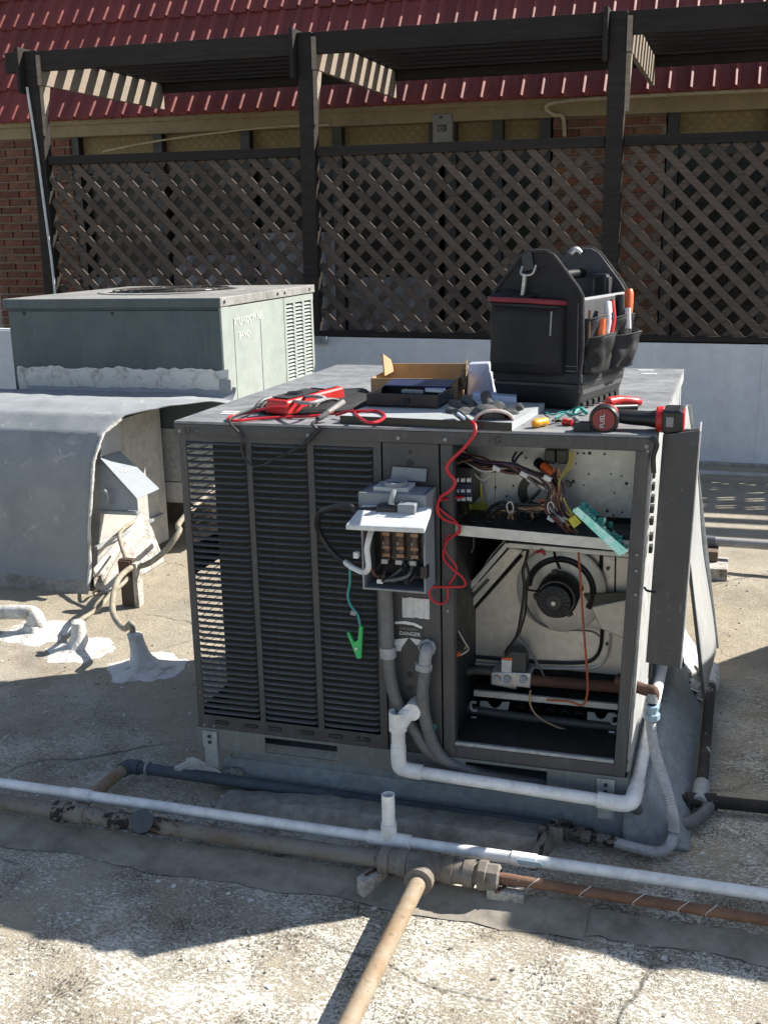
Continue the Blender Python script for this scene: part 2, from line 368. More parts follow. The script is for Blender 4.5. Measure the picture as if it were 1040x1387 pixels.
MT = dict(
    roof=mat_roof(), memb=mat_membrane(), seal=mat_white_coat(),
    unit=mat_aged_paint('dark_grey_paint', (.056, .056, .060)),
    lid=M('sunlit_weathered_lid', (.245, .25, .255), .55, c2=(.18, .185, .195), sc=5, grime=.35, stretch=(1, 3, 1)),  # cabinet grey lightened for the sunlit top, with grime
    lou=mat_aged_paint('louver_grey_paint', (.085, .085, .089), .8),
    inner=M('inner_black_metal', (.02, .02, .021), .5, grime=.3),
    coil=mat_coil(), caster=M('shadow_caster_coat', (.42, .42, .41), .8, c2=(.34, .34, .33), sc=5, grime=.25, bs=.3),
    galv=mat_galv('galvanized_steel'),
    plate=mat_galv('bright_galvanized_plate', (.50, .51, .50), (.43, .44, .44), .38, .35),
    vest=mat_galv('dull_steel_plate', (.56, .53, .48), (.47, .45, .41), .38, .3),
    curbm=mat_galv('blue_grey_flashing', (.30, .335, .35), (.23, .26, .28), .55, .2),
    rail=mat_aged_paint('green_grey_rail', (.17, .185, .185), .8),
    bare=M('pale_bare_flange', (.50, .51, .50), .5, c2=(.32, .32, .32), sc=14, grime=.2),
    lshade=mat_aged_paint('shaded_cabinet_paint', (.066, .092, .104), .55),  # darker copy of the panel green, the front's shade put into the colour
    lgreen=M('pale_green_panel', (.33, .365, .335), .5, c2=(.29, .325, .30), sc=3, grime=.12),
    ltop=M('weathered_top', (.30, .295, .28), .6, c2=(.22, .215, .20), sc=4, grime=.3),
    ldark=M('shadow_gap_dark', (.02, .022, .022), .6),
    wood=mat_wood('dark_stained_wood', (.030, .023, .020), (.013, .011, .010)),
    raft=mat_wood('sunlit_rafter_wood', (.30, .25, .20), (.20, .16, .125)),  # lighter copy of the pergola wood, sunlight on the rafters put into the colour
    latt=mat_wood('lattice_wood', (.125, .095, .076), (.070, .053, .043), 9),
    brick=mat_brick('red_brick', [(.15, .058, .036), (.19, .085, .052), (.11, .045, .03), (.17, .10, .06), (.21, .075, .046), (.12, .07, .05)]),
    mort=M('mortar', (.36, .29, .23), .95, sc=20, grime=.3, bs=.4),
    tile=mat_tile(), stucco=mat_stucco(),
    fascia=M('tan_fascia_paint', (.235, .185, .10), .8, c2=(.19, .15, .085), sc=3),
    wallw=M('white_coated_wall', (.70, .72, .74), .7, c2=(.58, .60, .63), sc=2.2, lo=.35, hi=.75, grime=.12, bs=.25, bsc=25, stretch=(1.5, 1, .5)),
    frame=M('dark_frame', (.015, .014, .014), .5),
    glass=M('dark_window_glass', (.006, .006, .006), .25, c2=(.03, .03, .03), sc=4, lo=.5, hi=.7, spec=.2, bs=0),
    blind=M('pale_curtain', (.20, .20, .21), .9, c2=(.10, .10, .105), sc=4),
    pvc=M('white_pvc', (.82, .82, .81), .35, c2=(.66, .66, .65), sc=5, lo=.5, hi=.75, grime=.22),
    pvcg=M('grey_pvc', (.33, .34, .36), .45, sc=9, grime=.2),
    conduit=M('grey_liquidtight', (.14, .14, .145), .5, sc=9, grime=.3),
    tanhose=M('tan_conduit', (.33, .29, .22), .6, c2=(.22, .19, .14), sc=10, grime=.3),
    gas=mat_rust('grey_painted_gas_pipe', (.20, .185, .165), (.13, .09, .06), .45, .75, (.42, .41, .39), .68),
    copper=mat_rust('rusty_brown_pipe', (.20, .11, .07), (.14, .075, .05), .4, .6, (.42, .35, .28), .68),
    rustg=mat_rust('rust_streaked_pipe', (.29, .24, .175), (.23, .145, .08), .42, .7, (.42, .38, .32), .72),
    iron=mat_rust('black_iron_paint_flakes', (.02, .019, .018), (.06, .042, .035), .45, .65, (.55, .55, .55), .61),
    bluep=mat_rust('blue_grey_pipe', (.085, .105, .125), (.06, .07, .08), .4, .7, (.4, .42, .44), .7),
    beam=M('grey_coated_sleeper', (.36, .34, .30), .85, c2=(.22, .205, .18), sc=7, lo=.4, hi=.7, grime=.35, bs=.4, bsc=40),
    strip=M('dark_coated_strip', (.32, .29, .24), .85, c2=(.20, .18, .15), sc=5, grime=.25, bs=.3, bsc=50),
    block=M('pale_wood_block', (.48, .45, .41), .85, c2=(.25, .22, .19), sc=18, lo=.5, grime=.4, bs=.5),
    rustm=mat_rust('rusty_fitting', (.075, .04, .03), (.12, .055, .035)),
    flex=M('grey_flexible_connector', (.52, .52, .53), .45, metal=.2, sc=12, grime=.2),
    black=M('black_plastic', (.009, .009, .0095), .42, sc=10, grime=.2),
    blackm=M('black_motor', (.018, .018, .019), .5, sc=10, grime=.2),
    bagc=M('black_nylon', (.0065, .0065, .0072), .75, c2=(.011, .011, .012), sc=15, bs=.5, bsc=400, grime=.3),
    bagg=M('charcoal_nylon', (.028, .028, .032), .8, sc=15, bs=.5, bsc=400, grime=.3),
    baggi=M('grey_bag_lining', (.065, .065, .072), .8, sc=15, bs=.3, bsc=300),
    trim=M('red_piping', (.20, .02, .03), .6), trimg=M('grey_piping', (.25, .25, .26), .6),
    red=M('red_plastic', (.50, .022, .02), .38, sc=20, grime=.1), redw=M('red_wire', (.50, .012, .022), .4),
    pink=M('red_cuff', (.38, .05, .05), .8), cream=M('pale_knit', (.62, .56, .52), .9),
    orange=M('orange_plastic', (.75, .14, .03), .4), yellow=M('yellow_plastic', (.80, .36, .01), .4),
    yel=M('yellow_sticker', (.50, .45, .03), .5, c2=(.3, .28, .04), sc=80), yelw=M('yellow_wire', (.55, .45, .1), .5),
    green=M('green_clip', (.03, .45, .12), .4), teal=M('teal_wire', (.03, .30, .28), .45), tealL=M('teal_badge', (.05, .33, .28), .5), mint=M('mint_board_edge', (.25, .80, .62), .5, c2=(.7, .95, .85), sc=60),
    card=M('cardboard', (.40, .27, .14), .85, c2=(.34, .22, .11), sc=9), cardd=M('cardboard_edge', (.22, .15, .08), .9),
    glove=M('grey_glove', (.075, .078, .076), .85, c2=(.045, .047, .047), sc=40, bs=.6, bsc=300),
    white=M('white_plastic', (.68, .69, .70), .45, sc=20, grime=.08), paper=M('creased_paper', (.60, .60, .61), .9, c2=(.48, .48, .5), sc=30, bs=.4, bsc=60, stretch=(3, 1, .5)),
    bluepk=M('blue_white_package', (.34, .42, .72), .4, c2=(.62, .66, .80), sc=16, lo=.45, hi=.55), clearpk=M('frosted_plastic', (.60, .62, .72), .35, c2=(.48, .51, .66), sc=9),
    wirek=M('black_wire', (.013, .012, .013), .45), wireb=M('brown_wire', (.13, .055, .035), .5), wirew=M('white_wire', (.55, .53, .5), .5),
    wireo=M('orange_wire', (.40, .10, .04), .5), wiret=M('tan_wire', (.45, .30, .16), .5), wirep=M('purple_wire', (.06, .03, .07), .5),
    alu=M('aluminium', (.55, .55, .56), .35, metal=.7, sc=30), steel=M('steel', (.4, .4, .41), .35, metal=.8, sc=30),
    boxg=M('disconnect_grey', (.24, .26, .29), .45, sc=8), lidw=M('pale_cover', (.58, .60, .61), .45, sc=14, grime=.1),
    pcb=mat_pcb(), blueb=M('dark_blue_plastic', (.02, .025, .07), .4), brass=M('copper_terminal', (.24, .15, .10), .35, metal=.7),
    lab=mat_fleck_label(), ink=M('dark_marker', (.03, .027, .03), .7), inkf=M('faded_marker', (.055, .05, .058), .7), inkw=M('white_marker', (.72, .73, .70), .7),
    sheetm=M('pale_sheet_metal', (.42, .45, .46), .4, sc=5, grime=.1), pan=M('pale_access_panel', (.40, .41, .41), .35, sc=4, grime=.1),
    hood=M('pale_painted_metal', (.28, .31, .335), .45, c2=(.25, .275, .295), sc=5, grime=.1),
    tape=M('grey_tape', (.16, .165, .18), .5), tealc=M('pale_blue_fitting', (.30, .42, .50), .4),
)
mt = MT
MT['mid'] = M('mid_grey_steel', (.06, .06, .061), .5, sc=12, grime=.25)
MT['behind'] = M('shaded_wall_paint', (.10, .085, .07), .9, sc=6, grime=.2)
# ------------------------------------------------------------------ roof surface
def axis_coords(lo, hi, near_lo, near_hi, step):
    c = [near_lo + i * step for i in range(int((near_hi - near_lo) / step) + 1)]
    s = step; x = near_lo
    while x > lo: s *= 1.5; x = max(lo, x - s); c.insert(0, x)
    s = step; x = c[-1]
    while x < hi: s *= 1.5; x = min(hi, x + s); c.append(x)
    return c
from mathutils import noise as mn
xs = axis_coords(-80, 80, -2.2, 2.2, .03); ys = axis_coords(-80, 80, -1.6, 3.0, .03)
g = MB()
def gz(x, y):
    if -2.3 < x < 2.3 and -1.7 < y < 3.1:
        e = min(1, (2.3 - abs(x)) / .3, (y + 1.7) / .3, (3.1 - y) / .3)
        return e * (mn.noise(Vector((x * 2.1, y * 2.1, 0))) * .007 + mn.noise(Vector((x * 13, y * 13, 4))) * .0035)
    return 0
nx, ny = len(xs), len(ys)
g.add([(x, y, gz(x, y)) for y in ys for x in xs], [(j * nx + i, j * nx + i + 1, (j + 1) * nx + i + 1, (j + 1) * nx + i) for j in range(ny - 1) for i in range(nx - 1)])
g.build('roof_surface', mt['roof'], org=(0, 0, 0), smooth=True, kind='structure')

# ------------------------------------------------------------------ building behind
TILT = .012
BX = -1.5
bld = thing('building', 'brick building with red metal tile mansard roof and tan fascia behind the lattice', 'building', (BX, 7.2, 0), rot=(0, TILT, 0))
# brick walls: piers at the left end and between the windows
brk = MB().box(-.105, .105, -.02, .02, -.030, .030).build('brick_source', mt['brick'], org=(0, 0, 0))
bme = brk.data; bpy.data.objects.remove(brk)
def brick_pier(x0, x1, z0, z1, y):
    mw = MB().box(x0, x1, y + .012, y + .2, z0, z1).build('brick_wall', mt['mort'], bld)
    r = 0; z = z0 + .038
    while z < z1 - .02:
        x = x0 + (.11 if r % 2 == 0 else .0)
        while x < x1 + .08:
            a = max(x0, x - .105); b_ = min(x1, x + .105)
            if b_ - a > .03 and z > .45:
                q = inst(bme, 'brick', mw, ((a + b_) / 2 - BX, y - 7.2 + random.uniform(-.004, .004), z), (0, random.uniform(-.006, .006), 0), ((b_ - a) / .21, 1, 1))
                m_ = q.modifiers.new('bevel', 'BEVEL'); m_.width = .004; m_.segments = 1
            x += .222
        z += .077; r += 1
brick_pier(-5.72, -4.78, 0, 2.52, 7.1)
brick_pier(-.18, .74, 0, 2.52, 7.14)
# the rest of the wall: window bays of dark glass in dark frames, tan band above
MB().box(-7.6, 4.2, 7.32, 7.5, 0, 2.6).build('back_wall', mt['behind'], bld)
MB().box(-7.6, -5.72, 7.15, 7.3, 0, 2.3).build('wall_panel', mt['mort'], bld)
def window(x0, x1, n):
    fr = MB().box(x0, x1, 7.16, 7.24, .585, .62).build('window', mt['frame'], bld)
    MB().box(x0, x1, 7.16, 7.24, 2.14, 2.22).build('header', mt['frame'], fr)
    for i in range(n + 1):
        x = x0 + (x1 - x0) * i / n
        MB().box(x - .045, x + .045, 7.10, 7.245, .3, 2.50).build('mullion', mt['frame'], fr)
    for i in range(n):
        a = x0 + (x1 - x0) * i / n + .05; b_ = x0 + (x1 - x0) * (i + 1) / n - .05
        MB().box(a, b_, 7.20, 7.21, .62, 2.14).build('pane', mt['glass'], fr)
        if x0 > -4.5 and i != 1: continue
        cu = MB().grid(lambda u, v: (a + (b_ - a) * u, 7.17 + .012 * math.sin(u * 40 + i), .62 + v * (.55 + .2 * ((i * 7) % 3))), 40, 1).build('curtain', mt['blind'], fr, solid=.004)
window(-4.74, -1.2, 4)
window(-1.05, -.24, 2)
window(.80, 3.9, 4)
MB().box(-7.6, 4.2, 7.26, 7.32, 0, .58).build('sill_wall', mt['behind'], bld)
MB().box(-5.72, -.20, 7.19, 7.26, 2.23, 2.47).build('stucco_band', mt['stucco'], bld)
MB().box(.76, 4.2, 7.19, 7.26, 2.23, 2.47).build('stucco_band', mt['stucco'], bld)
MB().box(-7.6, 4.2, 7.06, 7.19, 2.47, 2.66).build('fascia', mt['fascia'], bld, bevel=.01)
MB().box(-7.6, 4.2, 7.03, 7.058, 2.575, 2.625).build('eave_trim', mt['fascia'], bld, bevel=.006)
# mansard: courses of ribbed metal tiles
SL = R_(55.5); S_ = Vector((0, math.cos(SL), math.sin(SL))); N_ = Vector((0, -math.sin(SL), math.cos(SL)))
TW = .168; TL = .405; CO = .378
prof = [(0, 0), (.25, -.002), (.52, 0), (.58, .010), (.64, .036), (.72, .052), (.80, .044), (.87, .012), (1, 0)]
tm = MB()
lo = [(p * TW, -.0 - (.012 if .55 < p < .9 else 0), h + .020) for p, h in prof]; hi = [(p * TW, TL, h * .8) for p, h in prof]
dn = [(p * TW, .004 - (.012 if .55 < p < .9 else 0), h * .5 - .006) for p, h in prof]
n9 = len(prof)
tm.add(lo + hi + dn, [(i, i + 1, n9 + i + 1, n9 + i) for i in range(n9 - 1)] + [(2 * n9 + i, 2 * n9 + i + 1, i + 1, i) for i in range(n9 - 1)])
t0 = tm.build('roof_tile_source', mt['tile'], org=(0, 0, 0))
tme = t0.data
for pl in tme.polygons: pl.use_smooth = True
tme.set_sharp_from_angle(angle=R_(50)); bpy.data.objects.remove(t0)
for k in range(4):
    p = Vector((0, 7.0, 2.615)) + S_ * CO * k
    for i in range(70):
        x = -7.6 + i * TW
        inst(tme, 'roof_tile', bld, (x - BX, p.y - 7.2 + random.uniform(-.003, .003), p.z), (SL + random.uniform(-.008, .008), random.uniform(-.01, .01), 0))
up = MB()
for k in range(4, 7):
    p = Vector((0, 7.0, 2.615)) + S_ * CO * k
    for i in range(70):
        x = -7.6 + i * TW
        q = [Vector((x + a[0], 0, 0)) + p + S_ * a[1] + N_ * a[2] for a in lo + hi + dn]
        up.add(q, [(j, j + 1, n9 + j + 1, n9 + j) for j in range(n9 - 1)] + [(2 * n9 + j, 2 * n9 + j + 1, j + 1, j) for j in range(n9 - 1)])
up.build('roof_tile', mt['tile'], bld, kind='stuff')
b0 = Vector((0, 7.06, 2.60)); b1 = b0 + S_ * CO * 7.2
MB().hexa([(-7.6, b0.y, b0.z), (4.15, b0.y, b0.z), (4.15, 11, b0.z), (-7.6, 11, b0.z)], [(-7.6, b1.y, b1.z), (4.15, b1.y, b1.z), (4.15, 11, b1.z), (-7.6, 11, b1.z)]).build('roof_deck', mt['tile'], bld)
# meter box and the conduit under the eave
eb = thing('electrical_box', 'small pale electrical box with a black window on the wall above the lattice', 'electrical box', (-1.08, 7.08, 2.30))
MB().box(-1.165, -.995, 7.04, 7.10, 2.30, 2.53).build('enclosure', M('pale_box', (.2, .19, .18), .6), eb, bevel=.006)
MB().box(-1.12, -1.045, 7.034, 7.04, 2.385, 2.44).build('display_window', mt['black'], eb)
text('display_mark', 'ID', .05, mt['trimg'], (-1.113, 7.033, 2.393), (1, 0, 0), (0, 0, 1), eb)
MB().tube([(-1.09, 7.04, 2.5), (-1.09, 7.03, 2.5)], .012).build('knob', mt['black'], eb)
ec = MB().tube(spline([(3.9, 7.0, 2.53), (1.5, 7.0, 2.565), (.3, 7.0, 2.575), (-.12, 7.0, 2.56), (-.19, 7.0, 2.52), (-.13, 7.02, 2.47), (-.06, 7.05, 2.45), (-.045, 7.07, 2.30)], 6), .016, 8)
tag(ec.build('eave_conduit', M('tan_conduit_paint', (.36, .30, .19), .6), smooth=True), 'tan painted conduit run curling down under the right eave', 'conduit')
wl = MB().tube(spline([(-4.35, 7.0, 2.36), (-3.9, 7.03, 2.42), (-3.3, 7.05, 2.47), (-2.6, 7.05, 2.50), (-2.1, 7.04, 2.49)], 5), .009, 6)
tag(wl.build('eave_cable', M('pale_cable', (.4, .33, .2), .6), smooth=True), 'thin pale cable strung under the left eave above the lattice', 'cable')

# ------------------------------------------------------------------ parapet wall, lattice, pergola
pw = thing('parapet_wall', 'low white coated parapet wall under the wooden lattice', 'wall', (BX, 5.0, 0), rot=(0, TILT * .9, 0))
MB().box(-9, 7, 5.0, 5.22, -.2, .845).build('wall_body', mt['wallw'], pw)
MB().box(-9, 7, 4.965, 4.998, -.2, .055).build('base_flashing', mt['beam'], pw, bevel=.012)
for x in (-1.25, .02, 1.56): MB().tube([(x, 4.999, .05), (x + .004, 4.999, .84)], .006, 6).build('seam', mt['wallw'], pw)
PX = [-3.72, -1.55, .56, 2.68, 4.80]
for k, (lab, x0, x1) in enumerate((('dark wooden lattice panel left of the middle post, above the pale green rooftop unit', PX[0], PX[1]),
                                   ('dark wooden lattice panel between the middle post and the right post', PX[1], PX[2]),
                                   ('dark wooden lattice panel right of the right post, behind the black tool bag', PX[2], PX[3]),
                                   ('dark wooden lattice panel farthest right, beyond the last post in the picture', PX[3], PX[4]))):
    a, b_ = x0 + .06, x1 - .06
    z0, z1 = .87, 2.10
    lt = thing('lattice_panel', lab, 'lattice', (BX, 5.06, 0), 'lattice panels of the pergola fence', rot=(0, TILT, 0))
    MB().box(a, b_, 5.01, 5.08, z1 - .01, z1 + .055).build('top_rail', mt['wood'], lt, bevel=.004)
    MB().box(a, b_, 5.0, 5.085, z0 - .035, z0 + .015).build('bottom_rail', mt['wood'], lt, bevel=.004)
    for sgn in (-1, 1):
        sp = .160; c = a - (z1 - z0)
        c0 = c
        while c0 < b_ + (z1 - z0):
            # line x = c0 + t, z = z0 + t (sgn>0)  or  x = c0 + t, z = z1 - t
            ta = max(0, a - c0); tb = min(z1 - z0, b_ - c0)
            if tb - ta > .06:
                yy = 5.052 if sgn > 0 else 5.034
                yy += random.uniform(-.002, .002); j = random.uniform(-.004, .004)
                if sgn > 0: p, q = (c0 + ta + j, yy, z0 + ta), (c0 + tb + j, yy, z0 + tb)
                else: p, q = (c0 + ta + j, yy, z1 - ta), (c0 + tb + j, yy, z1 - tb)
                MB().bar(p, q, .014, .047, (0, 0, 1)).build('slat', mt['latt'], lt)
            c0 += sp
pg = thing('pergola', 'dark stained wooden pergola with tall posts, slatted top and short rafters', 'pergola', (BX, 5.0, 0), rot=(0, TILT, 0))
for x in PX:
    MB().box(x - .055, x + .055, 4.99, 5.085, .846, 2.90).build('post', mt['wood'], pg, bevel=.006)
    MB().box(x - .085, x - .057, 4.92, 5.09, 2.60, 2.92).build('post_cheek', mt['wood'], pg, bevel=.004)
    MB().box(x + .057, x + .09, 4.97, 6.86, 2.655, 2.865).build('rafter', mt['raft'], pg, bevel=.003)
    MB().prism([(x + .057, 4.99, 2.65), (x + .057, 4.99, 2.30), (x + .057, 5.085, 2.65)], (.03, 0, 0)).build('gusset', mt['raft'], pg)
for i in range(4):
    MB().box(PX[i] + .06, PX[i + 1] - .09, 4.985, 5.03, 2.755, 2.895).build('front_beam', mt['wood'], pg, bevel=.004)
MB().box(PX[0] - .22, PX[0] - .09, 4.985, 5.03, 2.755, 2.895).build('front_beam', mt['wood'], pg, bevel=.004)
MB().box(PX[0] + .1, PX[4] - .0, 6.82, 6.87, 2.79, 2.866).build('back_beam', mt['wood'], pg, bevel=.004)
for k in range(9):
    y = 5.07 + k * .212
    for i in range(4):
        xa = PX[i] - (.12 if i == 0 else 0); xb = PX[i + 1] - .004
        MB().box(xa, xb, y, y + .10, 2.868, 2.908).build('top_slat', mt['wood'], pg, bevel=.003)
cnd = MB().tube(pts('y', 4.975, 37, 118, 50, 200, 62, 290, 70, 350, 75, 395) + [Vector((-3.70, 4.975, .85))], .010, 8)
tag(cnd.build('post_conduit', M('white_conduit', (.6, .6, .6), .5), smooth=True), 'thin white conduit running up the left pergola post', 'conduit')
gb = thing('wall_bracket', 'small galvanized angle bracket on the parapet top beside the pale unit', 'bracket', (-1.48, 4.98, .84))
MB().box(-1.52, -1.42, 4.955, 4.999, .79, .845).build('plate', mt['galv'], gb, bevel=.003)
MB().tube([(-1.47, 4.955, .82), (-1.47, 4.945, .82)], .012).build('bolt', mt['steel'], gb)

# ------------------------------------------------------------------ pale green rooftop unit on the left, its wrapped duct and hood
LX0, LX1, LY0, LY1, LZ = -2.245, -1.0, 2.4, 3.67, 1.272
lu = thing('rooftop_unit', 'pale green weathered rooftop air conditioner with white sealant along its front, behind the wrapped duct', 'air conditioner', (LX0, LY0, .12))
MB().box(LX0 + .02, LX1 - .02, LY0 + .012, LY1 - .02, .27, LZ - .05).build('cabinet', mt['lshade'], lu)
MB().box(LX0 + .02, LX1 - .012, LY0, LY0 + .011, .62, LZ - .062).build('front_panel', mt['lshade'], lu, bevel=.003)
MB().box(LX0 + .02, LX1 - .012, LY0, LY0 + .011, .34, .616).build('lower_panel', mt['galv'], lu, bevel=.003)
MB().box(-1.46, -1.43, LY0 - .012, LY0 - .001, .31, .62).build('panel_seam', mt['galv'], lu)
MB().box(LX0, LX1, LY0 - .012, LY1, LZ - .045, LZ).build('lid', mt['ltop'], lu, bevel=.004)
MB().box(LX0 + .001, LX1 - .004, LY0 - .0145, LY0 - .0125, LZ - .047, LZ - .004).build('lid_front_flange', mt['lshade'], lu)  # thin plate carrying the painted shade of the lid's front edge
MB().box(LX0 + .01, LX1 - .01, LY0 + .005, LY1 - .01, .225, .335).build('base_rail', M('pale_rail', (.46, .46, .45), .6, sc=6, grime=.25), lu, bevel=.004)
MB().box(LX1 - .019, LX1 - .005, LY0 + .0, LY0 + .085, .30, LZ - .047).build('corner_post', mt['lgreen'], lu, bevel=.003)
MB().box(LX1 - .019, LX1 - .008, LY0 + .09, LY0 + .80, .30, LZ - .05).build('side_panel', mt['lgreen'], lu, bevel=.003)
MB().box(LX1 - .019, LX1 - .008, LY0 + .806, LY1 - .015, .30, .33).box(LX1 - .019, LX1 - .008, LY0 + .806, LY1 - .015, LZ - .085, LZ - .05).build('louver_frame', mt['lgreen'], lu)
for k in range(4):
    y = LY0 + .806 + k * .138
    MB().box(LX1 - .019, LX1 - .008, y, y + .030, .33, LZ - .085).build('louver_mullion', mt['lgreen'], lu)
MB().box(LX1 - .09, LX1 - .0205, LY0 + .82, LY1 - .03, .32, LZ - .06).build('coil', mt['coil'], lu)
lm_ = MB().hexa([(-.012, 0, 0), (-.009, 0, -.001), (-.009, .108, -.001), (-.012, .108, 0)], [(.003, 0, -.012), (.005, 0, -.012), (.005, .108, -.012), (.003, .108, -.012)]).build('louver', mt['lgreen'], org=(0, 0, 0))
lme = lm_.data; bpy.data.objects.remove(lm_)
for k in range(3):
    for i in range(42):
        inst(lme, 'louver', lu, (LX1 - .012 - LX0, .806 + .030 + k * .138, LZ - .095 - i * .0205 - .12))
# seams, screws, fan guard, marker
MB().box(LX1 - .0079, LX1 - .0065, LY0 + .14, LY0 + .143, .3, 1.16).box(LX1 - .0079, LX1 - .0065, LY0 + .47, LY0 + .474, .3, 1.16).build('pressed_crease', mt['lshade'], lu, kind='stuff')
scw = MB()
for x in (-2.13, -1.61): scw.cyl((x, LY0 + .002, LZ - .075), (x, LY0 - .004, LZ - .075), .009, n=10)
for y in (2.43, 3.1, 3.2, 3.58): scw.cyl((LX1 + .001, y, LZ - .022), (LX1 + .005, y, LZ - .022), .008, n=10)
scw.build('screw', mt['ldark'], lu, kind='stuff')
fan = MB().lathe((-1.62, 3.06, LZ), (0, 0, 1), [(.40, -.001), (.40, .006), (.37, .008), (.36, .004), (.36, -.001)], 40).build('fan_opening', mt['ltop'], lu, smooth=True)
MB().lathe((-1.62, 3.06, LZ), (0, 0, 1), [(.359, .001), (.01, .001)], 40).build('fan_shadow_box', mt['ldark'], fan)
gr = MB()
for k in range(1, 9): gr.tube([(-1.62 + .04 * k * math.cos(t), 3.06 + .04 * k * math.sin(t), LZ + .012) for t in [i * math.pi / 18 for i in range(36)]], .003, 5, closed=True)
gr.build('fan_guard', mt['iron'], lu, kind='stuff')
text('marker_writing', 'RTU ROOM NE', .052, mt['inkw'], (LX1 - .006, LY0 + .14, 1.12), (0, 1, .04), (0, -.1, 1), lu, shear=.2)
text('marker_writing', 'BANQ', .046, mt['inkw'], (LX1 - .006, LY0 + .19, 1.055), (0, 1, .02), (0, 0, 1), lu, shear=.2)
def ragged(u, z, amp, s): return z + amp * .5 * mn.noise(Vector((u * 90, s, 8))) + amp * mn.noise(Vector((u * 9, s, 0))) + amp * .6 * mn.noise(Vector((u * 31, s, 3)))
MB().grid(lambda u, v: (LX0 + .045 + u * 1.22, LY0 - .006 - .006 * math.sin(v * 3.1) - .004 * mn.noise(Vector((u * 20, v * 3, 1))), (1 - v) * ragged(u, .805, .026, 9) + v * ragged(u, .922, .020, 2)), 90, 8).build('sealant_band', mt['seal'], lu, smooth=True)
MB().grid(lambda u, v: (LX0 + .1 + u * 1.2, LY0 - .006 - .05 * (1 - v) ** 2, .775 + v * .06), 40, 6).build('upturned_membrane', mt['memb'], lu, smooth=True)
MB().box(LX1 - .03, LX1 + .035, LY0 - .02, LY0 - .001, .80, .875).build('membrane_corner', mt['memb'], lu, bevel=.004)
# curb the unit stands on
MB().box(LX0 + .05, LX1 - .35, LY0 + .45, LY1 - .1, 0, .22).build('roof_curb', mt['strip'], lu)

du = thing('wrapped_duct', 'grey membrane wrapped air duct in front of the pale green unit, its torn end open', 'duct', (-1.9, 1.95, 0))
def duct_sheet(u, v):
    # u along x, v from the unit over the top edge and down the front face
    x = -3.9 + u * 3.02
    path = [(2.38, .80), (2.25, .80), (2.10, .82), (1.93, .815), (1.79, .785), (1.70, .715), (1.645, .60), (1.62, .48), (1.605, .3), (1.60, .1), (1.575, -.004)]
    # torn right edge: the sheet ends earlier lower down
    xe = [-.93, -.92, -.93, -1.06, -1.22, -1.285, -1.31, -1.318, -1.34, -1.355, -1.36]
    t = v * (len(path) - 1); i = min(int(t), len(path) - 2); f = t - i
    y = path[i][0] * (1 - f) + path[i + 1][0] * f; z = path[i][1] * (1 - f) + path[i + 1][1] * f
    xr = xe[i] * (1 - f) + xe[i + 1] * f
    x = -3.9 + u * (xr + 3.9)
    wv = .010 * mn.noise(Vector((x * 3, v * 4, 0))) + .004 * mn.noise(Vector((x * 11, v * 9, 2)))
    return (x, y - wv, z + wv * (1 if v < .35 else 0) - .03 * max(0, u - .9) / .1 * max(0, 1 - v * 3.2))
MB().tube([Vector(duct_sheet(1.0, .42 + .56 * i / 40)) + Vector((.004, -.003, 0)) for i in range(41)], [.008 + .004 * mn.noise(Vector((i * .7, 1, 2))) for i in range(41)], 7).build('edge_sealant', mt['seal'], du, smooth=True)
MB().grid(duct_sheet, 110, 60).build('membrane_cover', mt['memb'], du, smooth=True, solid=.006)
MB().hexa([(-3.9, 1.66, .04), (-1.36, 1.66, .04), (-1.36, 2.36, .04), (-3.9, 2.36, .04)], [(-3.9, 1.86, .73), (-1.36, 1.86, .73), (-1.36, 2.36, .73), (-3.9, 2.36, .73)]).build('duct_body', M('end_sheet', (.44, .43, .40), .6, c2=(.34, .33, .31), sc=5, grime=.25), du)
MB().box(-1.36, -1.34, 1.66, 2.30, .18, .195).build('end_flange', mt['galv'], du)
MB().hexa([(-1.356, 1.62, 0), (-1.22, 1.55, 0), (-1.24, 2.1, 0), (-1.356, 2.1, 0)], [(-1.356, 1.62, .10), (-1.33, 1.64, .06), (-1.30, 2.1, .18), (-1.356, 2.1, .26)]).build('sealant_fillet', mt['block'], du, bevel=.02)
MB().grid(lambda u, v: (-3.9 + u * 2.56, 1.60 - v * .05, .075 - v * .08 + .006 * mn.noise(Vector((u * 30, v, 0)))), 40, 5).build('base_seam', mt['beam'], du, smooth=True)
ho = thing('sheet_metal_hood', 'pale sheet metal hood with a sloping lid on the open end of the wrapped duct', 'hood', (-1.25, 1.72, .35))
a0, a1, a2, a3 = at(131, 622, 'x', -1.33), at(160, 578, 'x', -1.33), None, None
hA = [Vector((-1.335, 1.74, .588)), Vector((-1.335, 1.915, .588)), Vector((-1.115, 1.865, .428)), Vector((-1.115, 1.66, .428))]
MB().prism(hA, (0, 0, .006)).build('sloping_lid', mt['hood'], ho, bevel=.002)
MB().prism([(-1.335, 1.745, .58), (-1.118, 1.668, .422), (-1.118, 1.668, .375), (-1.335, 1.70, .36)], (0, .004, 0)).build('side_panel', mt['hood'], ho)
MB().hexa([(-1.335, 1.68, .345), (-1.115, 1.65, .355), (-1.115, 1.68, .355), (-1.335, 1.71, .345)], [(-1.335, 1.68, .360), (-1.115, 1.65, .372), (-1.115, 1.68, .372), (-1.335, 1.71, .360)]).build('lower_flange', mt['galv'], ho, bevel=.003)
MB().prism([(-1.334, 1.74, .60), (-1.334, 1.915, .60), (-1.334, 1.915, .73), (-1.334, 1.82, .715), (-1.334, 1.75, .66)], (.004, 0, 0)).build('back_plate', mt['pan'], ho)
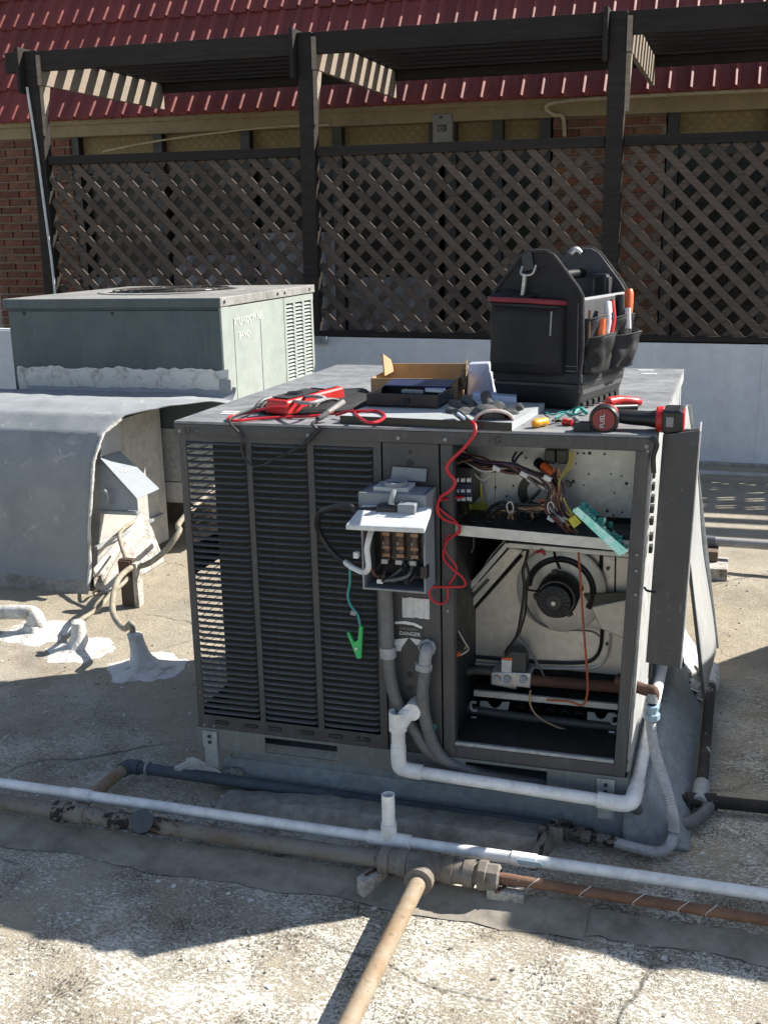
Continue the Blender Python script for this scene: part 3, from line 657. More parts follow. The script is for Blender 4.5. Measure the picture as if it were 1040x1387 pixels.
MB().tube(spline([(-1.31, 1.69, .44), (-1.28, 1.67, .46), (-1.265, 1.67, .43), (-1.28, 1.68, .395)], 4), .007, 7).build('latch_hook', mt['galv'], ho)
text('marker_writing', 'MA', .035, mt['inkw'], (-1.235, 1.755, .523), (.15, .98, 0), (-.80, .12, .58), ho)

# conduits, pipe boots and the support stake left of the big unit
def boot(loc, lab, h, r0, r1, lean=(0, 0)):
    t = MB().lathe((0, 0, 0), (0, 0, 1), [(r0 * 3.6, -.004), (r0 * 2.3, .006), (r0 * 1.3, .018), (r0, .04), (r1 * 1.2, h * .5), (r1, h * .85), (r1 * 1.02, h), (r1 * .6, h + .008), (.001, h + .008)], 56)
    ang = lambda x, y: 1 + .28 * mn.noise(Vector((math.cos(math.atan2(y, x)) * 1.7, math.sin(math.atan2(y, x)) * 1.7, loc[0] * 9))) if x * x + y * y > (r0 * 1.05) ** 2 else 1
    t.v = [(x * ang(x, y), y * ang(x, y), z) for x, y, z in t.v]
    t.v = [(x * (1 + .10 * mn.noise(Vector((x * 22, y * 22, z * 12)))) + lean[0] * z + loc[0], y * (1 + .10 * mn.noise(Vector((x * 18, y * 25, z * 12 + 5)))) + lean[1] * z + loc[1], z + .005 * mn.noise(Vector((x * 30, y * 30, 1))) + gz(x + loc[0], y + loc[1]) + (.003 if z < .01 else 0)) for x, y, z in t.v]
    return tag(t.build('pipe_boot', mt['seal'], smooth=True, org=loc), lab, 'pipe boot', 'white sealed pipe boots on the roof')
boot((-.985, .93, 0), 'upright white sealant cone with a tan conduit bending out of its top', .115, .040, .026)
boot((-.645, .83, 0), 'leaning white sealant cone nearest the grey unit with a rising hose', .130, .042, .028, (-.25, 0))
boot((-1.27, 1.05, 0), 'low white sealant cone at the left picture edge under a coated pipe', .080, .042, .030)
pp = MB().tube(spline([(-2.4, 1.05, .05), (-1.6, 1.05, .065), (-1.35, 1.05, .085), (-1.27, 1.05, .08), (-1.25, 1.05, .03)], 5), .030, 12)
tag(pp.build('coated_pipe', mt['seal'], smooth=True), 'thick pipe coated in white sealant running off to the left on the roof', 'pipe')
h1 = MB().tube(spline([(-.66, .84, .155), (-.72, .86, .17), (-.765, .90, .22), (-.775, .98, .30), (-.80, 1.16, .31), (-.97, 1.38, .20), (-1.02, 1.43, .20), (-.95, 1.47, .235), (-.85, 1.5, .31), (-.78, 1.6, .42), (-.78, 1.9, .55), (-.9, 2.4, .55)], 6), .021, 10)
h1 = MB().tube(spline([(-.685, .83, .12), (-.695, .84, .165), tuple(at(168, 851, 'y', .90)), tuple(at(153, 828, 'y', 1.0)), tuple(at(158, 790, 'y', 1.2)), tuple(at(176, 770, 'y', 1.42)), tuple(at(200, 764, 'y', 1.47)), tuple(at(225, 745, 'y', 1.5)), tuple(at(243, 720, 'y', 1.55)), tuple(at(250, 700, 'y', 1.7)), (-.86, 2.3, .5)], 6), .0125, 10)
tag(h1.build('conduit_hose', mt['tanhose'], smooth=True), 'tan flexible conduit climbing from the near white cone past the stake towards the pale unit', 'conduit')
h2 = MB().tube(spline([tuple(at(97, 843, 'y', .94)), tuple(at(112, 838, 'y', .96)), tuple(at(135, 822, 'y', 1.1)), tuple(at(150, 805, 'y', 1.25)), tuple(at(175, 778, 'y', 1.45)), tuple(at(165, 740, 'y', 1.62)), tuple(at(163, 722, 'y', 1.75)), tuple(at(180, 708, 'y', 2.0)), (-1.47, 2.37, .14)], 6), .0095, 9)
tag(h2.build('conduit_hose', mt['tanhose'], smooth=True), 'tan conduit arching from the middle white cone up into the duct end', 'conduit')
h3 = MB().tube(spline([tuple(at(170, 735, 'y', 1.8)), tuple(at(155, 765, 'y', 1.6)), tuple(at(140, 790, 'y', 1.5)), tuple(at(127, 804, 'z', .012)), tuple(at(150, 800, 'z', .014)), tuple(at(175, 782, 'y', 1.5))], 6), .006, 7)
tag(h3.build('thin_cable', mt['tanhose'], smooth=True), 'thin cable looping down to the roof beside the duct end', 'cable')
sk = thing('support_stake', 'short dark wooden stake with a pale side holding the conduits', 'stake', (-1.065, 1.46, 0))
MB().box(-1.10, -1.035, 1.44, 1.475, 0, .215).build('channel', M('brown_channel', (.07, .045, .03), .7), sk, bevel=.004)
MB().box(-1.0345, -1.012, 1.435, 1.48, 0, .20).build('side_board', mt['block'], sk, bevel=.003)
MB().box(-1.098, -1.04, 1.43, 1.4395, .15, .21).build('strap', mt['rustm'], sk, bevel=.003)

# ------------------------------------------------------------------ the big dark grey unit
UX0, UX1, UD, UZ = .010, 1.222, 1.27, 1.09
ru = thing('rooftop_unit', 'large dark grey rooftop air conditioner with its service panel off and wiring exposed', 'air conditioner', (0, 0, .15))
# roof curb and cant strip under it
MB().box(.09, 1.19, .075, 1.25, 0, .147).build('roof_curb', mt['curbm'], ru)
MB().hexa([(.02, .055, .0), (1.2, .055, .0), (1.2, .076, .0), (.02, .076, .0)], [(.05, .072, .09), (1.2, .072, .09), (1.2, .076, .09), (.05, .076, .09)]).build('cant_strip', mt['curbm'], ru)
cb = MB().hexa([(1.19, .02, -.003), (1.365, .05, -.003), (1.365, 1.42, -.003), (1.19, 1.42, -.003)], [(1.19, .05, .145), (1.262, .06, .14), (1.262, 1.40, .14), (1.19, 1.40, .145)])
cb.build('side_flashing', mt['curbm'], ru, bevel=.012)
MB().grid(lambda u, v: (1.275 + .075 * u + .012 * mn.noise(Vector((u * 4, v * 7, 0))), 1.08 + v * .30 + .03 * mn.noise(Vector((u * 6, v * 5, 3))), .128 - .122 * u + .006), 8, 12).build('sealant_patch', mt['seal'], ru, smooth=True)
MB().grid(lambda u, v: (1.318 + .04 * u + .02 * mn.noise(Vector((u * 4, v * 7, 9))), .98 + v * .12, .062 - .06 * u + .008), 8, 8).build('sealant_patch', mt['seal'], ru, smooth=True)
# base rail with fork slots
ra = MB()
for x0, x1 in ((0, .212), (.426, .785), (1.0, 1.205)): ra.box(x0, x1, 0, .004, .150, .212)
ra.box(.212, .426, 0, .004, .150, .158).box(.785, 1.0, 0, .004, .150, .158).box(.212, .426, 0, .004, .204, .212).box(.785, 1.0, 0, .004, .204, .212)
ra.build('base_rail', mt['rail'], ru, kind='stuff')
MB().box(0.004, 1.2, .10, .12, .15, .212).build('rail_back', mt['ldark'], ru)
MB().box(1.2, 1.205, .005, 1.27, .150, .212).build('side_rail', mt['rail'], ru)
MB().box(-.0, .004, .005, 1.27, .150, .212).build('side_rail', mt['rail'], ru)
for x in (.045, 1.15):
    br_ = MB().box(x - .022, x + .022, -.006, -.001, .155, .205).box(x - .018, x + .022, -.006, -.001, .095, .155).build('hold_down_bracket', mt['galv'], ru)
    MB().cyl((x, -.006, .19), (x, -.010, .19), .005, n=8).cyl((x, -.006, .172), (x, -.010, .172), .005, n=8).build('screw', mt['ldark'], br_, kind='stuff')
# lid
MB().box(0, 1.243, -.002, UD + .004, 1.082, UZ).build('lid', mt['lid'], ru, bevel=.002)
MB().box(0, 1.243, -.004, .002, 1.052, 1.083).build('lid_front_flange', mt['unit'], ru, bevel=.0015)
MB().box(0, .006, .004, UD, 1.052, 1.081).build('lid_side_flange', mt['unit'], ru)
MB().box(1.237, 1.243, .004, UD, 1.052, 1.081).build('lid_side_flange', mt['bare'], ru)
lf = MB()
for x, y in ((.09, .16), (.10, .13), (.95, 1.2), (1.12, 1.22), (1.14, 1.12), (.45, 1.23), (.5, 1.24), (1.05, .62), (.33, .78), (.2, .62)):
    lf.grid(lambda u, v: (x + (u - .5) * .05 + .006 * mn.noise(Vector((x * 30 + u * 4, v * 4, 0))), y + (v - .5) * .022 + .006 * mn.noise(Vector((u * 5, v * 5, x * 9))), UZ + .0012), 6, 4)
lf.build('bird_dropping', mt['white'], ru, kind='stuff')
sc_ = MB()
for x in (.017, .38, .62, .74, 1.222): sc_.cyl((x, -.004, 1.064), (x, -.007, 1.064), .0048, n=10)
for x, z in ((.06, .222), (.50, .236), (.03, .222), (.742, .62), (1.208, .80), (1.208, .76), (1.208, .70), (1.225, 1.052), (.68, .31), (.66, .665)): sc_.cyl((x, .002, z), (x, -.005, z), .0036, n=8)
sc_.build('screw', mt['trimg'], ru, kind='stuff')
text('marker_writing', '- G', .026, mt['ink'], (.845, -.005, 1.058), (1, 0, 0), (0, 0, 1), ru)
text('marker_writing', 'LFC', .026, mt['inkf'], (.03, -.005, 1.056), (1, 0, 0), (0, 0, 1), ru)
# shell: back, left end, roof of the condenser bay
MB().box(.015, 1.21, UD - .01, UD, .212, 1.05).build('back_panel', mt['unit'], ru)
lp = MB().box(.006, .012, .008, .03, .212, 1.05).box(.006, .012, .21, UD - .01, .212, 1.05)
lp.box(.006, .012, .03, .21, .212, .26).box(.006, .012, .03, .21, .655, .735).box(.006, .012, .03, .21, 1.02, 1.05)
lp.build('left_panel', mt['unit'], ru, kind='stuff')
lb = MB()
for i in range(34):
    z = .275 + i * .0225
    if .64 < z < .74: continue
    lb.hexa([(.006, .03, z), (.007, .03, z), (.007, .21, z), (.006, .21, z)], [(-.002, .03, z - .008), (-.001, .03, z - .008), (-.001, .21, z - .008), (-.002, .21, z - .008)])
lb.build('side_louver', mt['lou'], ru, kind='stuff')
MB().box(.085, .55, .045, .075, .22, 1.05).build('coil', mt['coil'], ru)
MB().box(.085, .1, .075, .9, .22, 1.05).build('coil', mt['coil'], ru)
MB().box(.02, .7, .9, .91, .22, 1.05).build('inner_bulkhead', mt['ldark'], ru)
# front: frame around three louvre columns
fz0, fz1 = .252, 1.037
fr_ = MB().box(UX0, .572, 0, .004, .213, fz0).box(UX0, .572, 0, .004, fz1, 1.052)
cols = [(.030, .203), (.218, .374), (.391, .552)]
fr_.box(UX0, cols[0][0], 0, .004, fz0, fz1).box(cols[0][1], cols[1][0], 0, .004, fz0, fz1).box(cols[1][1], cols[2][0], 0, .004, fz0, fz1).box(cols[2][1], .572, 0, .004, fz0, fz1)
fr_.build('louver_panel', mt['unit'], ru, kind='stuff')
NL = 45; PIT = (fz1 - fz0) / NL
for ci, (a, b_) in enumerate(cols):
    L = b_ - a
    lm = MB()
    q = [(.0045, .0), (.0015, -.0004), (-.0045, -.0040), (-.0058, -.0062), (-.0048, -.0066), (-.003, -.005), (.0015, -.0016)]
    e = [0.006, .002]
    secs = [(0, .25), (.006, .8), (.014, 1), (L - .014, 1), (L - .006, .8), (L, .25)]
    vs = []
    for x, k in secs: vs += [(x, y * (k if y < 0 else 1), z * k) for y, z in q]
    n7 = len(q); fs = []
    for i in range(len(secs) - 1):
        for j in range(n7 - 1): fs.append((i * n7 + j, i * n7 + j + 1, (i + 1) * n7 + j + 1, (i + 1) * n7 + j))
    lm.add(vs, fs); lo_ = lm.build('louver', mt['lou'], org=(0, 0, 0), smooth=True); me_ = lo_.data; bpy.data.objects.remove(lo_)
    for i in range(NL):
        inst(me_, 'louver', ru, (a, 0, fz1 - i * PIT - .001 - .15), (random.uniform(-.05, .05), random.uniform(-.004, .004), random.uniform(-.003, .003)))
for x in (.060, .150, .222, .317, .40, .48):
    MB().tube([(x + .004, -.0008, .234), (x + .042, -.0008, .234)], .0055, 10).build('drain_slot', mt['ldark'], ru)
# middle panel
MB().box(.576, .722, 0, .004, .213, 1.052).build('middle_panel', mt['unit'], ru, bevel=.002)
for z, r in ((1.028, .005), (1.001, .0095), (.976, .005), (.434, .009), (.397, .009)):
    x = .648 if z > .9 else .637
    MB().cyl((x, .001, z), (x, -.0012, z), r, n=14).build('knockout_hole', mt['ldark'], ru)
# frame of the service opening
MB().box(.726, .757, -.001, .03, .213, 1.052).build('center_post', mt['unit'], ru, bevel=.002)
MB().hexa([(1.168, -.001, .213), (1.196, -.001, .213), (1.196, .03, .213), (1.168, .03, .213)], [(1.197, -.001, 1.052), (1.228, -.001, 1.052), (1.228, .03, 1.052), (1.197, .03, 1.052)]).build('right_post', mt['unit'], ru, bevel=.002)
MB().box(.757, 1.18, .001, .03, .213, .246).build('bottom_sill', mt['unit'], ru, bevel=.002)
MB().box(.757, 1.168, .0, .012, .247, .257).build('sill_edge', mt['galv'], ru, bevel=.002)
MB().hexa([(1.197, .03, .213), (1.204, .03, .213), (1.204, UD, .213), (1.197, UD, .213)], [(1.229, .03, 1.05), (1.236, .03, 1.05), (1.236, UD, 1.05), (1.229, UD, 1.05)]).build('right_side_panel', mt['bare'], ru)
for z in (.985, .955, .925, .9, .87, .83, .80): MB().box(1.231, 1.2395, .045, .075, z - .008, z + .008).build('side_slot', mt['ldark'], ru)
MB().box(1.218, 1.236, 1.215, UD, .9, 1.05).build('rear_post', mt['bare'], ru)
# inside
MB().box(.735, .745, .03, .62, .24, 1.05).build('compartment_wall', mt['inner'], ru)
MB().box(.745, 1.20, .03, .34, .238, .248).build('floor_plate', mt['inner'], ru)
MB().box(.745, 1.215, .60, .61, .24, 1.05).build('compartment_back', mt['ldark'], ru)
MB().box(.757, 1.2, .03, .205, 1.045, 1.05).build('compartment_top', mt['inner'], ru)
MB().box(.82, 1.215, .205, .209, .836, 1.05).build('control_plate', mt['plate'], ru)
MB().box(.745, .82, .20, .204, .836, 1.05).build('control_plate', mt['plate'], ru)
ph = MB()
for px, py in ((690, 628), (720, 640), (650, 652), (655, 665), (670, 660), (695, 658), (712, 665), (660, 672), (686, 672), (780, 628), (790, 614), (797, 642), (827, 642), (841, 645), (848, 655), (832, 668), (822, 692), (830, 698), (842, 694), (776, 652), (790, 657), (798, 614), (818, 615), (782, 614), (712, 620), (640, 652), (643, 668)):
    p = at(px, py, 'y', .203); r = random.choice((.0022, .003, .0042)); ph.cyl(p, p - Vector((0, .0015, 0)), r, n=8)
ph.build('punched_hole', mt['ldark'], ru, kind='stuff')
MB().hexa([(.757, .022, .815), (1.196, .022, .799), (1.196, .026, .799), (.757, .026, .815)], [(.757, .022, .842), (1.2, .022, .826), (1.2, .026, .826), (.757, .026, .842)]).build('shelf_lip', mt['plate'], ru)
MB().hexa([(.757, .026, .836), (1.2, .026, .820), (1.2, .205, .820), (.757, .205, .836)], [(.757, .026, .840), (1.2, .026, .824), (1.2, .205, .824), (.757, .205, .840)]).build('shelf', mt['inner'], ru)
for px in (612, 640, 662, 688, 715, 745): p = at(px, 706, 'z', .842); MB().lathe(p, (0, 0, 1), [(.011, 0), (.011, .003), (.006, .003)], 12).build('grommet', mt['black'], ru)
# vestibule plate with diagonal flange
YV = .30
V = pts('y', YV, 607, 835, 692, 741, 858, 757, 846, 915, 607, 893)
MB().prism(V, (0, .006, 0)).build('vestibule_plate', mt['vest'], ru)
MB().prism(pts('y', YV - .03, 608, 833, 690, 742, 708, 745, 618, 848), (0, .02, 0)).build('diagonal_flange', mt['vest'], ru, bevel=.002)
MB().prism(pts('y', YV - .055, 602, 828, 684, 735, 691, 737, 608, 833), (0, .045, 0)).build('diagonal_edge', mt['plate'], ru, bevel=.002)
MB().prism(pts('y', YV - .055, 688, 735, 856, 749, 856, 756, 686, 742), (0, .045, 0)).build('top_flange', mt['plate'], ru, bevel=.002)
MB().prism(pts('y', YV - .032, 632, 812, 660, 783, 663, 786, 636, 815), (0, -.001, 0)).build('pressed_slot', mt['mid'], ru)
gk = MB().tube(spline(pts('y', YV - .005, 618, 838, 650, 800, 700, 752, 712, 744, 730, 742, 750, 742, 770, 742), 4), .0035, 6)
gk.build('gasket', mt['black'], ru, smooth=True)
MB().tube(pts('y', YV - .004, 604, 862, 640, 826, 706, 752), .006, 6).build('gasket', mt['black'], ru, smooth=True)
MB().tube(spline(pts('y', YV - .004, 630, 888, 660, 891, 740, 897, 790, 897, 806, 890, 813, 876, 815, 856, 815, 840), 5), .0055, 6).build('gasket', mt['black'], ru, smooth=True)
MB().tube(spline(pts('y', YV - .006, 615, 896, 660, 900, 740, 905, 800, 905, 817, 896, 824, 880, 826, 860), 5), .004, 6).build('pressed_bead', mt['vest'], ru, smooth=True)
MB().tube(pts('y', YV - .003, 814, 746, 813, 808), .0055, 6).build('gasket', mt['black'], ru)
MB().tube(pts('y', YV - .003, 833, 750, 832, 806), .002, 6).build('gasket', mt['black'], ru)
bt = MB()
for px, py in ((695, 762), (668, 788), (642, 814), (651, 903), (693, 904), (737, 906), (770, 908), (822, 872), (806, 792), (802, 838), (787, 752), (823, 770)):
    p = at(px, py, 'y', YV - .004); bt.cyl(p, p - Vector((0, .004, 0)), .0048, n=8)
bt.build('bolt', mt['blackm'], ru, kind='stuff')
# induced draft blower
mc = at(760, 797, 'y', YV - .01)
bl = MB().lathe(mc, (0, -1, 0), [(.122, 0), (.122, .010), (.116, .014), (.03, .014)], 40).build('blower_housing', mt['vest'], ru, smooth=True)
th = [R_(-50 + i * 6) for i in range(44)]
MB().tube([mc + Vector((.088 * math.cos(t), -.018, .088 * math.sin(t))) for t in [R_(-30 + i * 5) for i in range(42)]], .0085, 8).build('housing_rim', mt['black'], bl, smooth=True)
MB().prism(pts('y', YV - .03, 800, 822, 850, 812, 846, 866, 812, 852), (0, .012, 0)).build('outlet_duct', mt['vest'], bl, bevel=.004)
MB().prism(pts('y', YV - .034, 790, 806, 850, 802, 850, 810, 800, 822), (0, .01, 0)).build('outlet_gasket', mt['black'], bl)
mo = MB().lathe(mc, (0, -1, 0), [(.052, .014), (.056, .02), (.056, .085), (.050, .094), (.046, .094)], 40).build('motor', mt['blackm'], ru, smooth=True)
m2 = mc + Vector((-.004, -.094, -.006))
MB().lathe(m2, (0, -1, 0), [(.046, -.002), (.044, .008), (.036, .012), (.020, .014), (.010, .015), (.001, .015)], 40).build('end_bell', mt['blackm'], mo, smooth=True)
for k in range(20):
    t = 2 * math.pi * k / 20; d = Vector((math.cos(t), 0, math.sin(t)))
    MB().bar(m2 + d * .020 + Vector((0, -.0145, 0)), m2 + d * .038 + Vector((0, -.0125, 0)), .005, .003, (0, 1, 0)).build('cooling_slot', mt['bagg'], mo)
MB().cyl(m2 + Vector((0, -.015, 0)), m2 + Vector((0, -.021, 0)), .006, n=12).build('shaft', mt['steel'], mo)
for t in (20, 100, 190, 300):
    d = Vector((math.cos(R_(t)), 0, math.sin(R_(t)))); MB().bar(mc + d * .05 + Vector((0, -.05, 0)), mc + d * .068 + Vector((0, -.05, 0)), .014, .014).build('motor_lug', mt['blackm'], mo)
# gas valve, manifold, burner tray
YG = .22
gv = MB().prism(pts('y', YG, 682, 882, 712, 884, 712, 912, 682, 910), (0, .05, 0)).build('gas_valve', mt['mid'], ru, bevel=.004)
MB().prism(pts('y', YG - .002, 664, 910, 719, 912, 718, 933, 700, 931, 699, 935, 664, 928), (0, .055, 0)).build('valve_body', mt['alu'], gv, bevel=.004)
for px in (672, 686, 708): MB().cyl(at(px, 921, 'y', YG - .012), at(px, 921, 'y', YG), .011, n=12).build('valve_port', mt['galv'], gv)
MB().prism(pts('y', YG - .004, 679, 894, 693, 894, 692, 911, 679, 910), (0, .003, 0)).build('warning_label', mt['white'], gv)
MB().prism(pts('y', YG - .0045, 679, 891, 694, 891, 693, 895, 679, 894), (0, .003, 0)).build('warning_strip', mt['orange'], gv)
MB().tube(pts('y', YG + .02, 716, 921, 860, 933), .0155, 12).build('manifold_pipe', mt['rustm'], ru, smooth=True)
MB().bar(at(642, 938, 'y', YG - .03), at(836, 957, 'y', YG - .03), .01, .016).build('burner_tray_edge', mt['plate'], ru)
MB().hexa(pts('y', YG - .026, 642, 940, 836, 959) + pts('y', YG + .07, 836, 940, 650, 920), [p + Vector((0, 0, .004)) for p in pts('y', YG - .026, 642, 940, 836, 959) + pts('y', YG + .07, 836, 940, 650, 920)]).build('burner_tray', mt['inner'], ru)
lpz = spline(pts('y', YG - .02, 838, 986, 740, 975, 650, 963, 630, 957, 623, 940, 623, 925, 628, 912, 642, 908, 665, 909), 5)
MB().tube(lpz, .0125, 10).build('burner_frame_tube', mt['mid'], ru, smooth=True)
for q in ((650, 955, 690, 957), (795, 970, 832, 972)):
    a, b_ = at(q[0], q[1], 'y', YG - .015), at(q[2], q[3], 'y', YG - .015)
    pr = []
    L = b_ - a
    for u, v in ((0, .012), (.25, .012), (.35, -.002), (.5, -.008), (.65, -.002), (.75, .012), (1, .014), (.92, -.016), (0, -.016)): pr.append(a + L * u + Vector((0, 0, v)))
    MB().prism(pr, (0, .003, 0)).build('burner_bracket', mt['galv'], ru)
for i, px in enumerate((705, 725, 745, 765, 785)):
    p = at(px, 962 + i * 2, 'y', YG + .03); MB().lathe(p, (0, -1, 0), [(.02, -.1), (.02, 0), (.016, .01), (.012, .01), (.012, -.03)], 14).build('burner_tube', mt['inner'], ru, smooth=True)
for px, py in ((642, 957), (642, 978), (832, 975), (829, 998)):
    p = at(px, py, 'y', YG - .04); MB().tube(spline([p + Vector(x) for x in ((.006, 0, .012), (-.008, 0, .012), (-.01, 0, -.002), (-.004, 0, -.012), (.008, 0, -.010))], 3), .004, 6).build('clip', mt['bare'], ru, smooth=True)
MB().prism(pts('y', .03, 604, 822, 612, 822, 650, 860, 645, 905, 606, 905), (0, .004, 0))
# contactor, relays, sticker
ct = MB().prism(pts('y', .10, 614, 632, 640, 634, 640, 684, 614, 682), (0, .09, 0)).build('contactor', mt['black'], ru, bevel=.004)
MB().prism(pts('y', .096, 616, 654, 639, 656, 639, 672, 616, 670), (0, .01, 0)).build('coil_block', mt['blueb'], ct, bevel=.002)
for px in (618, 626, 634):
    MB().prism(pts('y', .093, px - 2, 648, px + 3, 648, px + 3, 653, px - 2, 653), (0, .008, 0)).build('lug', mt['white'], ct)
    MB().prism(pts('y', .094, px - 2, 663, px + 3, 663, px + 3, 667, px - 2, 667), (0, .004, 0)).build('print', mt['bluepk'], ct)
    MB().prism(pts('y', .093, px - 2, 673, px + 4, 674, px + 4, 679, px - 2, 678), (0, .008, 0)).build('lug', mt['white'], ct)
MB().prism(pts('y', .195, 622, 680, 660, 682, 661, 703, 620, 702), (0, .002, 0)).build('yellow_label', mt['yel'], ru)
for a, b_ in ((737, 751), (753, 767)):
    MB().prism(pts('y', .16, a, 609, b_, 610, b_, 629, a, 628), (0, .04, 0)).build('relay', mt['black'], ru, bevel=.002)
MB().lathe(at(728, 666, 'y', .203), (0, -1, 0), [(.052, 0), (.052, .006), (.030, .006), (.030, 0)], 28).build('cable_bushing', mt['black'], ru, smooth=True)
MB().cyl(at(735, 631, 'y', .15), at(749, 642, 'y', .13), .012, n=10).build('wire_connector', mt['orange'], ru, smooth=True)
MB().cyl(at(728, 626, 'y', .17), at(737, 633, 'y', .15), .014, n=10).build('wire_connector', mt['black'], ru, smooth=True)
# circuit board hanging out
bdA = [at(776, 690, 'y', .03), at(845, 752, 'y', -.02), at(849, 738, 'y', .055), at(795, 682, 'y', .11)]
pcb = MB().prism(bdA, (0, 0, .003)).build('circuit_board', mt['pcb'], ru)
nb = (bdA[1] - bdA[0]); sb = (bdA[3] - bdA[0])
for i in range(26):
    u = random.uniform(.05, .95); v = random.uniform(.35, .95); p = bdA[0] + nb * u + sb * v * (1 - .3 * u); h = random.uniform(.006, .02)
    MB().bar(p, p + Vector((0, 0, h)), random.uniform(.005, .012), .008, (0, 1, 0)).build('component', random.choice((mt['teal'], mt['blueb'], mt['black'], mt['tealL'], mt['pcb'])), pcb)
MB().prism([at(775, 692, 'y', .028), at(838, 752, 'y', -.022), at(850, 746, 'y', -.022), at(782, 687, 'y', .028)], (0, .003, -.003)).build('board_edge', mt['mint'], pcb)
MB().prism(pts('y', .04, 768, 704, 778, 697, 787, 708, 777, 716), (0, .02, 0)).build('board_relay', mt['yel'], pcb, bevel=.002)
# wires
def wire(name, mat, r, *seg, k=6, parent=ru, n=6):
    """seg: px, py, depth y triples"""
    P = [at(seg[i], seg[i + 1], 'y', seg[i + 2]) for i in range(0, len(seg), 3)]
    return MB().tube(spline(P, k), r, n).build(name, mat, parent, smooth=True)
bk = mt['wirek']
wire('wire', bk, .0035, 625, 612, .14, 650, 622, .13, 685, 628, .12, 715, 636, .12, 735, 650, .12, 728, 668, .13, 712, 682, .13, 690, 690, .14, 668, 684, .15, 652, 704, .15)
wire('wire', bk, .0035, 612, 612, .12, 640, 628, .11, 690, 632, .11, 722, 640, .11, 732, 660, .12, 716, 676, .12)
wire('wire', bk, .004, 654, 706, .12, 662, 690, .12, 680, 680, .12, 700, 688, .12, 730, 690, .12, 750, 698, .12)
wire('wire', bk, .004, 660, 706, .11, 672, 692, .11, 688, 688, .11, 710, 694, .11)
wire('wire', bk, .003, 699, 612, .15, 694, 622, .14, 697, 630, .13)
wire('wire', bk, .003, 708, 612, .15, 700, 620, .14, 694, 632, .13)
wire('wire', mt['wireb'], .0028, 630, 618, .12, 660, 630, .12, 690, 636, .12, 720, 642, .12, 745, 655, .11)
wire('wire', mt['wireb'], .003, 740, 632, .14, 752, 650, .12, 757, 680, .10, 762, 705, .08, 778, 722, .05, 800, 730, .04, 826, 728, .03)
wire('wire', mt['wireb'], .003, 745, 660, .12, 738, 690, .10, 755, 708, .08, 775, 728, .05, 805, 738, .04, 830, 742, .03)
wire('wire', mt['wireb'], .003, 700, 690, .12, 735, 690, .11, 757, 700, .09, 765, 718, .06, 790, 734, .04, 815, 735, .03)
wire('wire', mt['wireo'], .0028, 744, 640, .13, 752, 660, .12, 750, 690, .10, 760, 712, .07, 785, 730, .05)
wire('wire', mt['wireo'], .0026, 728, 686, .12, 733, 676, .11, 742, 684, .11, 752, 694, .1, 770, 716, .06)
wire('wire', mt['wirep'], .004, 747, 640, .13, 757, 655, .12, 755, 690, .10, 762, 700, .08)
wire('wire', mt['wirep'], .003, 751, 640, .13, 760, 665, .12, 762, 690, .10, 775, 705, .07)
wire('wire', mt['yelw'], .0028, 772, 612, .15, 770, 628, .14, 760, 645, .12, 757, 660, .11, 764, 690, .1, 776, 700, .07)
wire('wire', mt['yelw'], .0028, 778, 612, .15, 772, 632, .14, 758, 652, .12, 765, 680, .1, 780, 704, .06)
wire('wire', mt['yelw'], .0028, 651, 655, .17, 652, 672, .17, 656, 684, .18)
wire('wire', mt['wiret'], .004, 688, 706, .13, 690, 694, .12, 700, 689, .12, 716, 690, .12, 722, 704, .13)
wire('wire', mt['wiret'], .003, 690, 690, .12, 730, 688, .11, 756, 698, .09, 770, 712, .06)
wire('wire', bk, .004, 722, 706, .13, 728, 698, .12, 742, 692, .11, 760, 690, .1)
wire('wire', bk, .004, 628, 706, .13, 626, 694, .12, 622, 680, .10)
wire('wire', bk, .004, 633, 706, .13, 634, 692, .12, 632, 680, .10)
wire('wire', mt['wirew'], .0022, 640, 640, .13, 652, 650, .12, 662, 645, .12, 664, 628, .13)
wire('wire', mt['wireb'], .003, 606, 640, .08, 618, 628, .09, 640, 622, .1)
for i in range(16):
    r = random.uniform; rr_ = lambda a: r(-a, a)
    wire('wire', random.choice((bk, bk, bk, mt['wireb'], mt['wirep'], mt['wirew'], mt['conduit'])), r(.0022, .0034), 622 + rr_(8), 616 + rr_(5), .13, 655 + rr_(6), 630 + rr_(9), .11 + rr_(.02), 690 + rr_(8), 634 + rr_(7), .10 + rr_(.02), 722 + rr_(6), 646 + rr_(7), .11, 744 + rr_(6), 664 + rr_(8), .11, 750 + rr_(8), 686 + rr_(6), .10, 766 + rr_(8), 708 + rr_(6), .07)
for i in range(14):
    wire('wire', random.choice((bk, mt['wireb'], mt['wiret'], mt['wireo'], mt['wirep'])), r(.0022, .0034), 752 + rr_(7), 640 + rr_(8), .13, 756 + rr_(7), 664 + rr_(6), .11, 758 + rr_(7), 690 + rr_(5), .10, 770 + rr_(7), 716 + rr_(6), .07, 796 + rr_(8), 734 + rr_(5), .05, 822 + rr_(8), 738 + rr_(6), .04)
for i in range(9):
    wire('wire', random.choice((bk, bk, mt['wiret'], mt['wireb'])), r(.0024, .0036), 650 + i * 9, 707, .13, 654 + i * 8, 694 + rr_(4), .12, 690 + i * 4, 688 + rr_(5), .12, 735 + rr_(6), 688 + rr_(5), .11, 752 + rr_(6), 676 + rr_(8), .11)
for px in (690, 745): MB().tube(spline(pts('y', .095, px - 4, 684, px + 2, 680, px + 5, 690, px - 1, 695), 3, closed=True), .002, 5, closed=True).build('cable_tie', mt['wirew'], ru)
